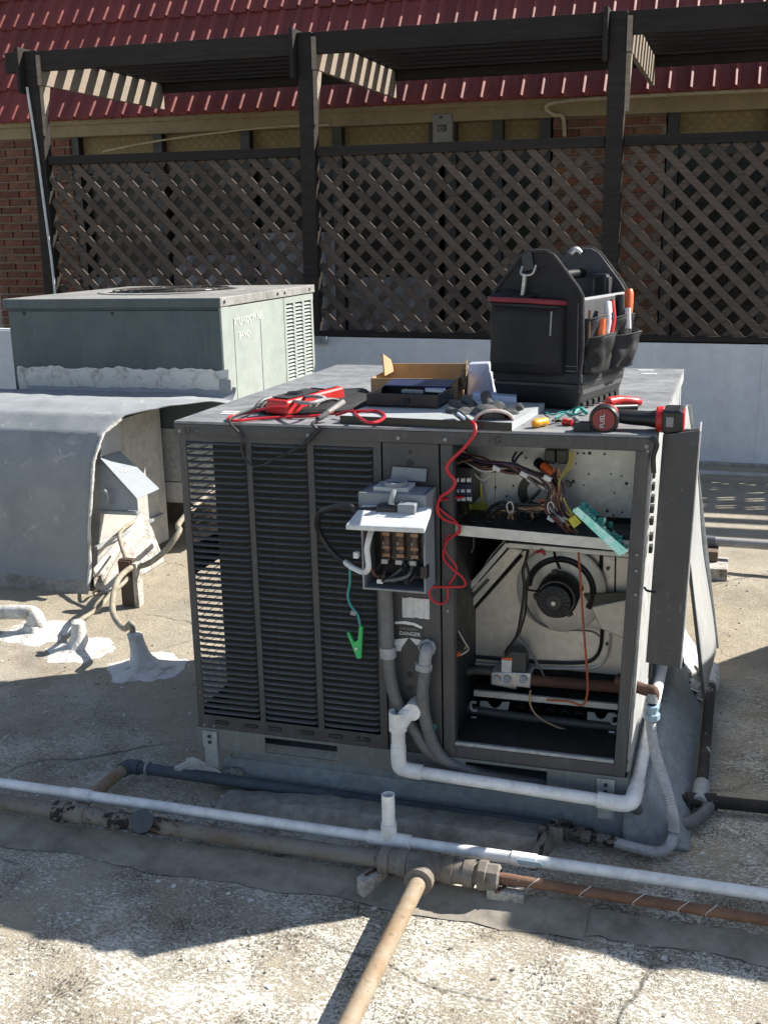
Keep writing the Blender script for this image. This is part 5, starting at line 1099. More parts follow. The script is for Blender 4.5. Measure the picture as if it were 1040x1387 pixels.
# tool bag (local coordinates, turned a little)
bg_ = thing('tool_bag', 'open black nylon tool bag with gabled ends, side pockets and a front pouch', 'tool bag', (.942, .500, TZ), rot=(0, 0, R_(-15)), local=True)
HW, HD = .128, .155
def gable(y, hgt):
    return [(x, y + .004 * mn.noise(Vector((x * 9, z * 9, y * 30))), z) for x, z in [(-HW + .008, .05), (HW - .008, .05), (HW + .003, .16), (HW, hgt - .115), (HW - .012, hgt - .095), (.062, hgt - .030), (.046, hgt - .012), (.026, hgt - .002), (0, hgt), (-.026, hgt - .002), (-.046, hgt - .012), (-.062, hgt - .030), (-HW + .012, hgt - .095), (-HW, hgt - .115), (-HW - .003, .16)]]
MB().prism(gable(-HD, .415), (0, .012, 0)).build('front_end_panel', mt['bagc'], bg_, bevel=.004)
MB().prism(gable(HD - .012, .415), (0, .012, 0)).build('back_end_panel', mt['baggi'], bg_, bevel=.004)
for y in (-HD - .002, HD): MB().tube([(x, y, z) for x, _, z in gable(0, .415)[1:]], .0050, 7).build('edge_binding', mt['bagc'] if y > 0 else mt['bagg'], bg_, smooth=True)
MB().box(HW - .008, HW, -HD + .01, HD - .01, .04, .285).build('side_wall', mt['baggi'], bg_, bevel=.003)
MB().box(-HW, -HW + .008, -HD + .01, HD - .01, .04, .285).build('side_wall', mt['bagc'], bg_, bevel=.003)
MB().tube([(HW - .004, -HD + .01, .288), (HW - .004, HD - .01, .288)], .006, 8).build('top_binding', mt['trimg'], bg_, smooth=True)
MB().box(-HW + .01, HW - .01, -HD + .014, HD - .014, .05, .10).build('bag_floor', mt['bagc'], bg_)
MB().hexa([(-HW + .012, -HD + .008, 0), (HW - .012, -HD + .008, 0), (HW - .012, HD - .010, 0), (-HW + .012, HD - .010, 0)], [(-HW - .004, -HD - .006, .072), (HW + .004, -HD - .006, .072), (HW + .004, HD + .004, .072), (-HW - .004, HD + .004, .072)]).build('rubber_base', mt['black'], bg_, bevel=.010)
MB().box(-HW - .002, HW + .002, -HD - .004, HD + .003, .072, .098).build('grey_band', mt['bagg'], bg_, bevel=.004)
for i in range(7): MB().box(HW - .012, HW - .002, -HD + .02 + i * .04, -HD + .045 + i * .04, .004, .020).build('base_lug', mt['black'], bg_, bevel=.002)
MB().tube([(0, -HD + .01, .345), (0, HD - .01, .345)], .013, 12).build('carry_handle', mt['black'], bg_, smooth=True)
def pouch(x0, x1, y, d, z0, z1, name, mat):
    def f(u, v):
        a = u * math.pi; bul = math.sin(a) ** .45 * d * (1.0 - .25 * v) * min(1, (1.02 - abs(v - .5) * 1.7) * 2.2)
        return (x0 + (x1 - x0) * u, y - bul + .008 * mn.noise(Vector((u * 4, v * 3, d * 90))), z0 + (z1 - z0) * v)
    return MB().grid(f, 26, 18).build(name, mat, bg_, smooth=True, solid=.004)
for zz in (.105, .118): MB().tube([(-HW + .008 + i * .0122, -HD - .0015, zz) for i in range(20)], .0008, 4).build('stitch_line', mt['trimg'], bg_)
for sx in (-1, 1): MB().tube([(sx * (HW - .012), -HD - .0015, .10 + i * .02) for i in range(10)], .0008, 4).build('stitch_line', mt['trimg'], bg_)
fp = pouch(-HW - .006, .082, -HD - .001, .058, .095, .288, 'front_pouch', mt['bagc'])
MB().tube(spline([(-HW - .004, -HD, .287), (-HW + .005, -HD - .03, .291), (-HW + .03, -HD - .048, .291), (.0, -HD - .052, .289), (.055, -HD - .04, .285), (.08, -HD, .281)], 5), .007, 8).build('pouch_piping', mt['trim'], fp, smooth=True)
MB().tube(spline([(-HW - .004, -HD, .276), (-HW + .005, -HD - .032, .279), (-HW + .03, -HD - .052, .279), (.0, -HD - .056, .277), (.055, -HD - .044, .273), (.08, -HD, .27)], 5), .004, 8).build('pouch_zip', mt['black'], fp, smooth=True)
MB().bar((.058, -HD - .045, .20), (.06, -HD - .043, .262), .002, .004).build('reflective_tab', mt['trimg'], fp)
MB().prism([(-HW - .03, -HD + .02, .29), (-HW + .03, -HD - .004, .315), (.0, -HD - .006, .30), (-.02, -HD - .03, .291), (-HW - .01, -HD - .03, .292)], (0, .004, .004)).build('pouch_flap', mt['bagc'], bg_)
# right-side pockets: built on the x=HW face
def side_pocket(y0, y1, z0, z1, d, mat):
    def f(u, v):
        bul = math.sin(u * math.pi) ** .5 * d * (.75 + .35 * v - .5 * max(0, .25 - v))
        return (HW + .001 + bul + .010 * mn.noise(Vector((u * 5, v * 2.5, y0 * 40))), y0 + (y1 - y0) * u, z0 + (z1 - z0) * v + .008 * math.sin(u * 3.1) * v)
    o = MB().grid(f, 22, 14).build('side_pocket', mat, bg_, smooth=True, solid=.003)
    MB().tube([Vector(f(i / 16, 1.0)) for i in range(17)], .003, 6).build('pocket_hem', mt['bagg'], o, smooth=True)
side_pocket(-HD + .01, -.012, .10, .238, .030, mt['bagg'])
side_pocket(-.004, HD - .004, .10, .230, .040, mt['bagc'])
side_pocket(-HD + .012, -.014, .095, .190, .044, mt['bagc'])
side_pocket(.004, HD + .002, .095, .182, .060, mt['bagg'])
sp_ = MB().tube(spline([(-.04, -HD - .006, .375), (-.04, -HD - .012, .355), (-.01, -HD - .012, .355), (.0, -HD - .008, .378)], 5), .0035, 7).build('strap_ring', mt['steel'], bg_, smooth=True)
MB().tube(spline([(-.03, -HD - .012, .355), (-.032, -HD - .014, .325), (-.036, -HD - .014, .300)], 5), .006, 8).build('snap_hook', mt['steel'], bg_, smooth=True)
MB().bar((-.03, -HD - .004, .41), (-.022, -HD - .006, .365), .03, .004, (0, -1, 0)).build('strap_web', mt['black'], bg_)
MB().tube(spline([(.0, HD - .03, .40), (-.01, HD - .04, .41), (-.02, HD - .05, .40)], 4), .01, 7).build('back_buckle', mt['steel'], bg_, smooth=True)
bagM = Matrix.Translation(Vector((.942, .500, TZ))) @ Matrix.Rotation(R_(-15), 4, 'Z')
def bw(*p): return bagM @ Vector(p)
def tool(name, lab, cat, base): return thing(name, lab, cat, tuple(base))
t = tool('pocket_knife', 'orange handled tool sticking out of the rear side pocket of the bag', 'hand tool', bw(HW + .03, .11, .21))
MB().tube(spline([bw(HW + .028, .085, .19), bw(HW + .026, .105, .25), bw(HW + .02, .125, .30)], 4), [.012] * 4 + [.013] * 4 + [.010], 10).build('handle', mt['orange'], t, smooth=True)
MB().box(*[v for v in (0, .001, 0, .001, 0, .001)])
t = tool('tool_grip', 'black and white clamp handle in the rear side pocket of the bag', 'hand tool', bw(HW + .02, .05, .2))
MB().tube([bw(HW + .03, .04, .18), bw(HW + .02, .055, .29)], .013, 10).build('grip', mt['black'], t, smooth=True)
MB().tube([bw(HW + .046, .05, .20), bw(HW + .04, .058, .255)], .010, 8).build('pale_jaw', mt['white'], t, smooth=True)
t = tool('pliers', 'pliers with red and white handles in the front side pocket of the bag', 'pliers', bw(HW + .02, -.05, .2))
MB().tube(spline([bw(HW + .03, -.075, .19), bw(HW + .034, -.065, .24), bw(HW + .024, -.045, .275)], 4), .011, 10).build('handle', mt['white'], t, smooth=True)
MB().tube(spline([bw(HW + .034, -.05, .19), bw(HW + .036, -.035, .235), bw(HW + .028, -.03, .28)], 4), .009, 10).build('handle', mt['red'], t, smooth=True)
MB().tube([bw(HW + .042, -.062, .235), bw(HW + .040, -.058, .25)], .007, 8).build('handle_mark', mt['blueb'], t, smooth=True)
t = tool('screwdriver', 'small driver with an orange tip in the front corner pocket of the bag', 'screwdriver', bw(HW + .02, -.11, .2))
MB().tube([bw(HW + .03, -.105, .19), bw(HW + .03, -.098, .238)], .011, 10).build('handle', mt['orange'], t, smooth=True)
MB().tube([bw(HW + .012, -.14, .19), bw(HW + .012, -.135, .262)], .004, 8).build('shaft', mt['brass'], t, smooth=True)
t = tool('meter', 'dark handheld meter standing inside the bag against the back end', 'meter', bw(.06, .09, .1))
MB().hexa([bw(.04, .10, .10), bw(.10, .10, .10), bw(.10, .135, .10), bw(.04, .135, .10)], [bw(.045, .105, .345), bw(.09, .105, .345), bw(.09, .138, .345), bw(.045, .138, .345)]).build('case', mt['black'], t, bevel=.010)
MB().hexa([bw(.092, .104, .12), bw(.103, .104, .12), bw(.103, .132, .12), bw(.092, .132, .12)], [bw(.083, .108, .335), bw(.094, .108, .335), bw(.094, .136, .335), bw(.083, .136, .335)]).build('case_edge', mt['bagg'], t, bevel=.003)
MB().tube(spline([bw(.06, -.10, .10), bw(.06, -.06, .28), bw(.05, -.02, .32), bw(.03, .03, .29), bw(.02, .06, .12)], 6), .006, 7).build('coiled_lead', mt['wirek'], t, smooth=True)

# soft black pouch under the meter
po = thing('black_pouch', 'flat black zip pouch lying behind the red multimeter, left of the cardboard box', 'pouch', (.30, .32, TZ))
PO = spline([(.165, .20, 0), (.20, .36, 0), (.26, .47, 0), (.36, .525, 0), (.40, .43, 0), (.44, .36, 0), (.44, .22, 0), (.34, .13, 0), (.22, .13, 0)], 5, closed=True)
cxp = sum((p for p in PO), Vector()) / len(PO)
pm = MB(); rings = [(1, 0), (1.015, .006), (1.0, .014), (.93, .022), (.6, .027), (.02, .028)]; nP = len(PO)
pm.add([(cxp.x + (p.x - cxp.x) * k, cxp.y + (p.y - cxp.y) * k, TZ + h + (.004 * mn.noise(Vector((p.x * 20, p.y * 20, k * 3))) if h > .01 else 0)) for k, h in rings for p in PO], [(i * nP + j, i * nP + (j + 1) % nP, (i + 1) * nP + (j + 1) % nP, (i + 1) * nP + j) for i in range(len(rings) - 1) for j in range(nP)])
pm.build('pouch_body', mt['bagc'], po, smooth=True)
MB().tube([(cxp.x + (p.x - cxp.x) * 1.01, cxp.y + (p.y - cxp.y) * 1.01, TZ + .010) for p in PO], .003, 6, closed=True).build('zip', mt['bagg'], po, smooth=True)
# cardboard box
cb_ = thing('cardboard_box', 'open brown cardboard box behind the black case with a flap sticking up', 'box', (.53, .55, TZ))
o3 = Vector((.405, .44, TZ)); ex = Vector((.252, .022, 0)); ey = Vector((-.012, .18, 0)); H = .062
def cbx(u, v, z): return o3 + ex * u + ey * v + Vector((0, 0, z))
def slab(a, b_, h0, h1, th): 
    d = (b_ - a).normalized(); nrm = Vector((-d.y, d.x, 0)) * th
    return MB().hexa([a + Vector((0, 0, h0)), b_ + Vector((0, 0, h0)), b_ + nrm + Vector((0, 0, h0)), a + nrm + Vector((0, 0, h0))], [a + Vector((0, 0, h1)), b_ + Vector((0, 0, h1)), b_ + nrm + Vector((0, 0, h1)), a + nrm + Vector((0, 0, h1))])
slab(cbx(0, 0, 0), cbx(1, 0, 0), 0, H, .004).build('front_wall', mt['card'], cb_)
slab(cbx(1, 0, 0), cbx(1, 1, 0), 0, H, .004).build('right_wall', mt['card'], cb_)
slab(cbx(1, 1, 0), cbx(0, 1, 0), 0, H + .022, .004).build('back_wall', mt['card'], cb_)
slab(cbx(0, 1, 0), cbx(0, 0, 0), 0, H, .004).build('left_wall', mt['card'], cb_)
MB().prism([cbx(0, 0, .004), cbx(1, 0, .004), cbx(1, 1, .004), cbx(0, 1, .004)], (0, 0, .003)).build('bottom', mt['card'], cb_)
MB().prism([cbx(.10, .3, H), cbx(.10, .95, H), cbx(.07, .92, H + .035), cbx(.055, .45, H + .062)], (.004, 0, 0)).build('left_flap', mt['card'], cb_)
MB().prism([cbx(1, .2, H - .01), cbx(1, .75, H), cbx(1.02, .7, H + .04), cbx(1.02, .3, H + .02)], (.004, 0, 0)).build('right_flap', mt['cardd'], cb_)
MB().prism([cbx(1.03, .1, H - .035), cbx(1.03, .4, H - .035), cbx(1.03, .38, H + .018), cbx(1.03, .12, H + .008)], (.006, 0, 0)).build('torn_tab', mt['cardd'], cb_)
# black case with lid and pens
bc = thing('black_case', 'shallow open black case holding small parts in front of the cardboard box', 'case', (.575, .27, TZ + .022))
o4 = Vector((.476, .185, TZ + .022)); fx_ = Vector((.200, -.010, 0)); fy_ = Vector((-.0, .165, 0))
def bx_(u, v, z): return o4 + fx_ * u + fy_ * v + Vector((0, 0, z))
for a, b_ in (((0, 0), (1, 0)), ((1, 0), (1, 1)), ((1, 1), (0, 1)), ((0, 1), (0, 0))):
    a = bx_(*a, 0); b_ = bx_(*b_, 0); slab(a, b_, 0, .034, .006).build('case_wall', mt['black'], bc, bevel=.001)
MB().prism([bx_(0, 0, 0), bx_(1, 0, 0), bx_(1, 1, 0), bx_(0, 1, 0)], (0, 0, .004)).build('case_floor', mt['black'], bc)
MB().prism([bx_(.05, .75, .036), bx_(.98, .75, .036), bx_(1.0, 1.2, .044), bx_(.07, 1.2, .044)], (0, 0, .004)).build('open_lid', mt['blueb'], bc, bevel=.002)
MB().bar(bx_(.42, .35, .034), bx_(.72, .30, .034), .016, .010).build('pale_tube', mt['trimg'], bc, bevel=.003)
MB().bar(bx_(.74, .40, .036), bx_(.98, .36, .036), .008, .006).build('pen', mt['white'], bc)
MB().bar(bx_(.70, .55, .036), bx_(.97, .58, .036), .008, .006).build('pen', mt['bluepk'], bc)
MB().prism([bx_(.52, -.005, .010), bx_(.60, -.005, .010), bx_(.60, -.005, .024), bx_(.52, -.005, .024)], (0, -.003, 0)).build('catch', mt['bagg'], bc)
# loose sheet metal panel everything lies on
sh = thing('sheet_metal_offcut', 'flat grey sheet metal panel with a black front edge lying under the case and glove', 'panel', (.70, .15, TZ))
a = [(.455, .035, TZ), (.905, -.002, TZ), (.930, .318, TZ), (.490, .33, TZ)]
MB().hexa([(x, y, z + .0005) for x, y, z in a], [(x, y, z + .020) for x, y, z in a]).build('sheet', mt['sheetm'], sh)
MB().hexa([(.455, .031, TZ), (.905, -.006, TZ), (.905, -.003, TZ), (.455, .034, TZ)], [(.455, .031, TZ + .020), (.905, -.006, TZ + .020), (.905, -.003, TZ + .020), (.455, .034, TZ + .020)]).build('front_edge', mt['black'], sh)
# glove
gl = thing('work_glove', 'grey work glove with a red and white cuff lying palm down on the sheet panel', 'glove', (.80, .10, TZ + .02))
gp = lambda x, y, z: tuple(at(x, y, 'z', z))
m_ = MB()
c0 = at(668, 569, 'y', .03)
m_.tube(spline([c0 + Vector(q) for q in ((.0, .0, 0), (-.02, .05, .0), (-.045, .10, .0), (-.06, .14, -.004))], 4), [.032, .031, .031, .031, .032, .033, .034, .034, .032, .029, .026, .022, .018][:13], 14)
base = c0 + Vector((-.05, .11, 0))
def fing(*q, r=.0115): m_.tube(spline([base] + [Vector(x) for x in q], 5), [r * 1.25] * 5 + [r * 1.1] * (5 * (len(q) - 1)) + [r * .85], 10)
fing(c0 + Vector((-.008, .125, .02)), at(662, 545, 'y', .175), at(657, 526, 'y', .19), r=.0135)
fing(c0 + Vector((.03, .09, .0)), at(690, 556, 'y', .14), at(708, 546, 'y', .15), r=.0125)
fing(c0 + Vector((-.085, .125, .004)), at(640, 546, 'y', .18), at(627, 536, 'y', .22), r=.0125)
fing(c0 + Vector((-.10, .10, .0)), at(628, 552, 'y', .15), at(610, 541, 'y', .20), r=.0125)
fing(c0 + Vector((-.095, .07, -.004)), at(625, 560, 'y', .10), at(606, 554, 'y', .13), r=.012)
m_.v = [(x, y, c0.z + (z - c0.z) * (.72 if z < c0.z + .03 else 1) - (.0 if z < c0.z + .03 else .0084)) for x, y, z in m_.v]
go = m_.build('glove_body', mt['glove'], gl, smooth=True)
q = go.modifiers.new('remesh', 'REMESH'); q.mode = 'VOXEL'; q.voxel_size = .0035; q.use_smooth_shade = True
q = go.modifiers.new('smooth', 'SMOOTH'); q.iterations = 2; q.factor = .5
cu_ = MB().lathe(c0 + Vector((.0, .012, 0)), (.22, -1, .06), [(.030, -.035), (.038, -.02), (.040, 0), (.041, .018), (.037, .02), (.033, .012), (.028, -.02), (.001, -.03)], 30)
cu_.v = [(c0.x + (x - c0.x) * 1.12, y, c0.z + (z - c0.z) * .62) for x, y, z in cu_.v]
co = cu_.build('cuff', mt['pink'], gl, smooth=True)
rim = MB().tube([(c0.x + .004 + .046 * math.cos(t), -.008 + c0.y - .0 + .006 * math.cos(t), c0.z + .025 * math.sin(t)) for t in [R_(i * 12) for i in range(30)]], .0042, 7, closed=True)
rim.build('cuff_rim', mt['cream'], co, smooth=True)
MB().prism([c0 + Vector((.006, -.012, -.022)), c0 + Vector((.022, -.012, -.022)), c0 + Vector((.022, -.016, -.034)), c0 + Vector((.006, -.016, -.034))], (0, -.002, 0)).build('cuff_tag', mt['white'], co)
# marker pen / probe head that the red lead leaves from
pr_ = thing('meter_probe', 'black meter probe lying against the glove with the red lead leaving it', 'test probe', tuple(at(625, 566, 'z', TZ + .025)))
MB().tube([at(617, 558, 'z', TZ + .036), at(633, 571, 'z', TZ + .03)], [.010, .008], 10).build('grip', mt['black'], pr_, smooth=True)
MB().tube([at(620, 560, 'z', TZ + .044), at(629, 567, 'z', TZ + .040)], .0035, 6).build('grip_stripe', mt['bluepk'], pr_, smooth=True)
# packaging
pk = thing('white_package', 'frosted white plastic package standing behind the glove and left of the bag', 'package', (.66, .62, TZ))
MB().hexa([at(632, 535, 'z', TZ), at(668, 537, 'z', TZ), at(671, 530, 'z', TZ), at(636, 528, 'z', TZ)], [at(634, 493, 'y', .66), at(662, 492, 'y', .62), at(664, 489, 'y', .67), at(637, 490, 'y', .70)]).build('pouch', mt['clearpk'], pk, bevel=.004)
pk2 = thing('blue_carton', 'small blue and white printed carton at the foot of the tool bag', 'carton', tuple(at(670, 548, 'z', TZ)))
MB().hexa([at(640, 551, 'z', TZ + .0), at(699, 555, 'z', TZ + .0), at(700, 549, 'z', TZ), at(642, 546, 'z', TZ)], [at(640, 551, 'z', TZ) + Vector((0, 0, .034)), at(699, 555, 'z', TZ) + Vector((0, 0, .034)), at(700, 549, 'z', TZ) + Vector((0, 0, .034)), at(642, 546, 'z', TZ) + Vector((0, 0, .034))]).build('box', mt['bluepk'], pk2, bevel=.002)
# driver
dr = thing('impact_driver', 'red and black cordless driver lying on its side at the front right of the lid', 'drill', (1.15, .06, TZ))
hc = at(817, 569, 'y', .02)
MB().lathe(hc + Vector((0, .03, 0)), (0, -1, 0), [(.018, -.13), (.023, -.12), (.030, -.06), (.034, -.02), (.0345, .012), (.031, .020), (.029, .021)], 28).build('motor_housing', mt['red'], dr, smooth=True)
MB().lathe(hc + Vector((0, .012, 0)), (0, -1, 0), [(.0345, -.02), (.0355, .002), (.032, .010), (.028, .010)], 28).build('rubber_ring', mt['black'], dr, smooth=True)
MB().lathe(hc + Vector((0, .006, 0)), (0, -1, 0), [(.0265, .004), (.0265, .006), (.001, .006)], 28).build('end_disc', M('dark_red_disc', (.22, .03, .03), .5), dr)
text('disc_lettering', 'FUEL', .0155, mt['white'], hc + Vector((.002, -.0008, -.019)), (0, 0, 1), (-1, 0, 0), dr)
MB().lathe(hc + Vector((0, .16, 0)), (0, 1, 0), [(.022, 0), (.017, .02), (.009, .022), (.008, .05), (.001, .05)], 16).build('chuck', mt['steel'], dr, smooth=True)
hd = spline([hc + Vector((.028, .045, .004)), hc + Vector((.065, .048, .0)), hc + Vector((.105, .045, -.002)), hc + Vector((.135, .042, -.002))], 4)
hs = MB().tube(hd, [.020, .021, .022, .023, .023, .023, .023, .023, .024, .026, .027, .028, .029], 14); hs.v = [(x, y, hc.z + (z - hc.z) * .78) for x, y, z in hs.v]
hs.build('grip', mt['black'], dr, smooth=True)
MB().lathe(hc + Vector((.118, .043, -.002)), (1, 0, 0), [(.028, 0), (.031, .003), (.031, .017), (.028, .02)], 20).build('red_collar', mt['red'], dr, smooth=True)
MB().box(hc.x + .134, hc.x + .180, hc.y - .002, hc.y + .085, hc.z - .030, hc.z + .028).build('battery', mt['black'], dr, bevel=.008)
MB().box(hc.x + .179, hc.x + .183, hc.y + .005, hc.y + .078, hc.z - .024, hc.z + .022).build('battery_edge', mt['red'], dr, bevel=.002)
MB().box(hc.x + .143, hc.x + .160, hc.y - .005, hc.y - .001, hc.z - .012, hc.z + .012).build('battery_mark', mt['trimg'], dr, bevel=.002)
MB().tube(spline([hc + Vector((.005, .05, .034)), hc + Vector((.03, .075, .036)), hc + Vector((.065, .10, .030)), hc + Vector((.07, .12, .026))], 4), [.014, .014, .013, .013, .012, .012, .012, .011, .011, .011, .010, .010, .009], 10).build('upper_guard', mt['red'], dr, smooth=True)
MB().tube([hc + Vector((.012, .045, .022)), hc + Vector((.066, .095, .018))], .009, 10).build('trigger', mt['black'], dr, smooth=True)
MB().box(hc.x - .068, hc.x - .03, hc.y - .01, hc.y + .02, TZ, TZ + .022).build('belt_clip', mt['bagg'], dr, bevel=.002)
# small things
yt = thing('yellow_flashlight', 'small yellow screwdriver handle lying on the lid right of the sheet panel', 'hand tool', tuple(at(735, 576, 'z', TZ)))
MB().lathe(at(722, 574, 'z', TZ + .011), (at(748, 569, 'z', TZ + .011) - at(722, 574, 'z', TZ + .011)), [(.001, 0), (.008, .001), (.0105, .006), (.011, .02), (.0095, .026), (.011, .032), (.0105, .046), (.007, .05), (.001, .05)], 16).build('handle', mt['yellow'], yt, smooth=True)
MB().tube([at(748, 570, 'z', TZ + .010), at(757, 567, 'z', TZ + .010)], .003, 7).build('shank', mt['black'], yt, smooth=True)
rp = thing('red_connector', 'tiny red wire connector lying beside the yellow handle', 'connector', tuple(at(768, 575, 'z', TZ)))
MB().lathe(at(761, 571, 'z', TZ + .009), (.9, -.2, -.06), [(.001, 0), (.008, .001), (.009, .01), (.007, .016), (.008, .026), (.001, .027)], 12).build('cap', mt['red'], rp, smooth=True)
MB().tube([at(751, 571, 'z', TZ + .004), at(760, 570, 'z', TZ + .006)], .003, 6).build('screw', mt['black'], rp)
MB().tube([at(772, 573, 'z', TZ + .006), at(779, 571, 'z', TZ + .006)], .005, 8).build('tail', mt['black'], rp)
gw = thing('green_wire', 'tangle of thin green wire at the foot of the tool bag', 'wire', tuple(at(760, 560, 'z', TZ)))
MB().tube(spline([gp(738, 558, TZ + .004), gp(748, 562, TZ + .006), gp(762, 558, TZ + .012), gp(778, 562, TZ + .005), gp(790, 556, TZ + .018), gp(782, 552, TZ + .02), gp(770, 557, TZ + .006), gp(752, 566, TZ + .004)], 5), .0022, 6).build('loop', mt['teal'], gw, smooth=True)
MB().tube(spline([gp(776, 560, TZ + .006), gp(786, 553, TZ + .014), gp(794, 560, TZ + .006)], 5), .005, 6).build('clip', mt['tealL'], gw, smooth=True)
sq = thing('steel_bit', 'short steel driver bit holder lying left of the red driver', 'driver bit', tuple(at(785, 570, 'z', TZ)))
MB().tube([at(779, 567, 'z', TZ + .008), at(788, 575, 'z', TZ + .008)], .008, 6).build('socket', mt['galv'], sq)
MB().tube([at(786, 572, 'z', TZ + .008), at(790, 577, 'z', TZ + .008)], .005, 6).build('tip', mt['steel'], sq)
# multimeter with its probes
mm = thing('multimeter', 'red multimeter lying on a coil of black lead at the front of the lid', 'multimeter', (.33, .20, TZ))
A0 = at(389, 561, 'z', TZ + .012); B0 = at(470, 545, 'z', TZ + .012)
d = (B0 - A0).normalized(); sd_ = Vector((-d.y, d.x, 0))
def mmp(l, s, z): return A0 + d * l + sd_ * s + Vector((0, 0, z))
LN = (B0 - A0).length
MB().hexa([mmp(0, 0, -.004), mmp(LN, 0, -.004), mmp(LN, .085, -.004), mmp(0, .085, -.004)], [mmp(0.004, .004, .034), mmp(LN - .006, .004, .046), mmp(LN - .006, .081, .046), mmp(.004, .081, .034)]).build('case', mt['red'], mm, bevel=.007)
MB().hexa([mmp(.02, .012, .037), mmp(LN * .62, .012, .044), mmp(LN * .62, .073, .044), mmp(.02, .073, .037)], [mmp(.02, .012, .0385), mmp(LN * .62, .012, .0455), mmp(LN * .62, .073, .0455), mmp(.02, .073, .0385)]).build('face', mt['bagg'], mm)
MB().lathe(mmp(LN * .32, .042, .041), (0, 0, 1), [(.022, 0), (.021, .006), (.001, .007)], 20).build('dial', mt['black'], mm, smooth=True)
MB().hexa([mmp(LN * .70, .016, .045), mmp(LN * .93, .016, .0475), mmp(LN * .93, .070, .0475), mmp(LN * .70, .070, .045)], [mmp(LN * .70, .016, .0465), mmp(LN * .93, .016, .049), mmp(LN * .93, .070, .049), mmp(LN * .70, .070, .0465)]).build('screen', mt['boxg'], mm)
bl_ = MB()
for i in range(11):
    x = .165 + i * .017
    bl_.tube(spline([(x, .135, TZ + .006), (x + .012, .17, TZ + .030), (x + .03, .215, TZ + .034), (x + .05, .262, TZ + .018), (x + .052, .27, TZ + .006)], 4), .0042, 6)
cl = thing('coiled_lead', 'coil of black meter lead lying left of the red multimeter', 'test lead', (.24, .2, TZ))
bl_.build('coil', mt['wirek'], cl, smooth=True, kind='stuff')
MB().tube(spline([gp(352, 549, TZ + .01), gp(390, 540, TZ + .03), gp(425, 537, TZ + .055), gp(440, 540, TZ + .05), gp(420, 546, TZ + .05), gp(395, 543, TZ + .04)], 6), .005, 7).build('clip_wire', mt['trimg'], cl, smooth=True)
MB().tube(spline([gp(438, 557, TZ + .004), gp(415, 575, TZ + .004), (.285, -.006, TZ + .003)], 3), .004, 6)
rl = MB().tube(spline([gp(388, 552, TZ + .03), gp(368, 552, TZ + .03), gp(340, 558, TZ + .012), gp(318, 563, TZ + .005), gp(309, 567, TZ + .005), gp(318, 570, TZ + .005), gp(350, 567, TZ + .006), gp(385, 565, TZ + .006), gp(430, 563, TZ + .006), gp(452, 558, TZ + .012)], 6), .0042, 8)
tag(rl.build('red_lead', mt['redw'], smooth=True), 'red meter lead looping at the front left edge of the lid', 'test lead')
rl = MB().tube(spline([gp(455, 562, TZ + .010), gp(470, 558, TZ + .02), gp(490, 557, TZ + .025), gp(512, 557, TZ + .025), gp(521, 564, TZ + .022), gp(512, 571, TZ + .024), gp(498, 572, TZ + .024), gp(486, 565, TZ + .024), gp(478, 556, TZ + .02)], 6), .004, 8)
tag(rl.build('red_lead', mt['redw'], smooth=True), 'red meter lead looping over the sheet panel in front of the black case', 'test lead')
pr2 = thing('meter_probe', 'white tipped meter probe resting against the red multimeter', 'test probe', tuple(at(445, 560, 'z', TZ)))
MB().tube([at(432, 566, 'z', TZ + .010), at(446, 557, 'z', TZ + .03), at(466, 544, 'z', TZ + .05)], [.0045, .0065, .007], 9).build('barrel', mt['cream'], pr2, smooth=True)
MB().tube([at(424, 571, 'z', TZ + .004), at(432, 566, 'z', TZ + .010)], [.0015, .003], 7).build('tip', mt['steel'], pr2)
MB().tube([at(429, 568, 'z', TZ + .007), at(434, 565, 'z', TZ + .011)], .006, 8).build('guard', mt['black'], pr2, smooth=True)
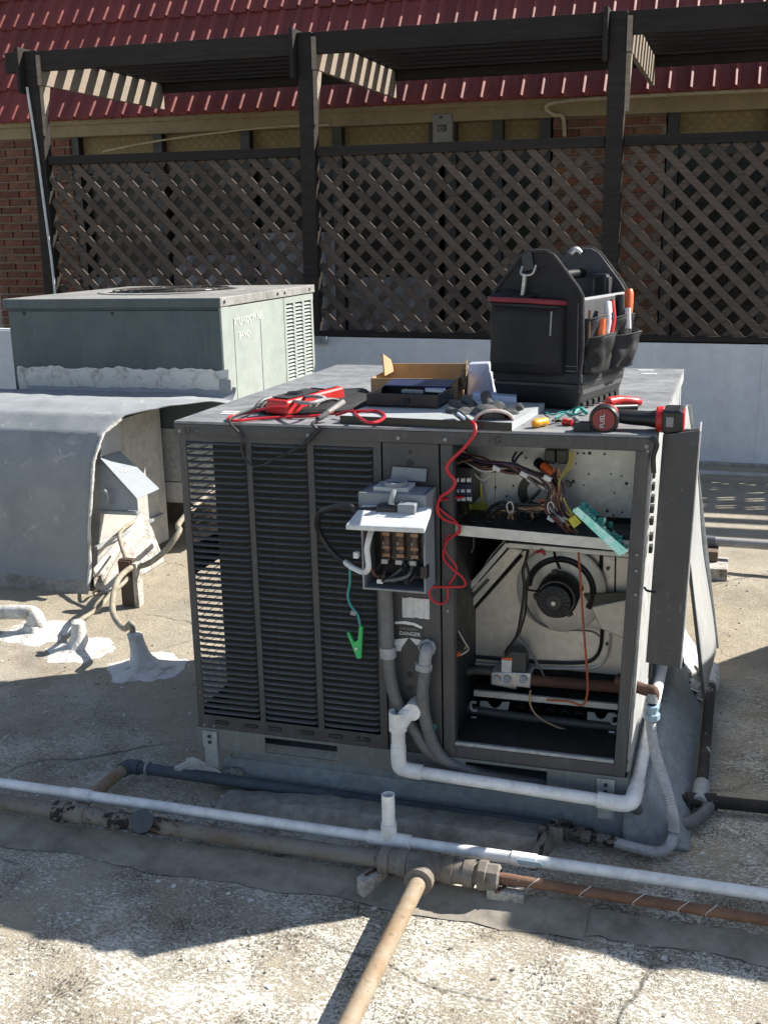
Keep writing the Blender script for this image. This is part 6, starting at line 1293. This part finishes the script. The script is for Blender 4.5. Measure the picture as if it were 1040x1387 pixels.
bl2 = MB().tube(spline([gp(360, 546, TZ + .02), gp(338, 556, TZ + .02), (.165, -.008, TZ + .006), tuple(at(327, 590, 'y', -.012)), tuple(at(328, 612, 'y', -.016)), tuple(at(338, 628, 'y', -.016)), tuple(at(352, 631, 'y', -.02)), tuple(at(372, 622, 'y', -.022)), tuple(at(400, 608, 'y', -.02)), tuple(at(416, 599, 'y', -.018)), tuple(at(430, 584, 'y', -.012)), (.395, -.006, TZ + .004), gp(443, 562, TZ + .008)], 7), .0036, 7)
tag(bl2.build('black_lead', mt['wirek'], smooth=True), 'black meter lead drooping over the front edge in front of the louvers', 'test lead')
pt2 = thing('probe_on_edge', 'thick black probe hanging on the drooping lead over the front edge of the lid', 'test probe', tuple(at(415, 600, 'y', -.02)))
MB().tube([at(414, 600, 'y', -.02), at(436, 578, 'y', -.012)], [.0065, .005], 8).build('grip', mt['black'], pt2, smooth=True)

# loose flakes of coating and grit on the roof
def scatter(name, mat, n, smin, smax, box, flat):
    m = MB(); rnd = random.Random(11 + n)
    for _ in range(n):
        x = rnd.uniform(box[0], box[1]); y = rnd.uniform(box[2], box[3]); r = rnd.uniform(smin, smax); a = rnd.uniform(0, 6.28); k = rnd.randint(4, 6)
        z = gz(x, y)
        ring = [(x + r * rnd.uniform(.6, 1) * math.cos(a + i * 6.283 / k), y + r * rnd.uniform(.6, 1) * math.sin(a + i * 6.283 / k)) for i in range(k)]
        h = r * flat
        m.add([(p, q, z + .0005) for p, q in ring] + [(x + (p - x) * .8, y + (q - y) * .8, z + .0005 + h * rnd.uniform(.7, 1.3)) for p, q in ring], [tuple(range(k, 2 * k))] + [(i, (i + 1) % k, k + (i + 1) % k, k + i) for i in range(k)])
    o = m.build(name, mat, org=(0, 0, 0), kind='stuff'); return o
tag(scatter('coating_flakes', mt['seal'], 520, .003, .011, (-1.6, 2.0, -1.5, 1.0), .22), 'pale flakes of loose coating lying on the roof', 'flakes')
tag(scatter('roof_grit', mt['strip'], 900, .002, .0065, (-1.8, 2.2, -1.5, 2.6), .6), 'dark grit scattered over the roof', 'grit')
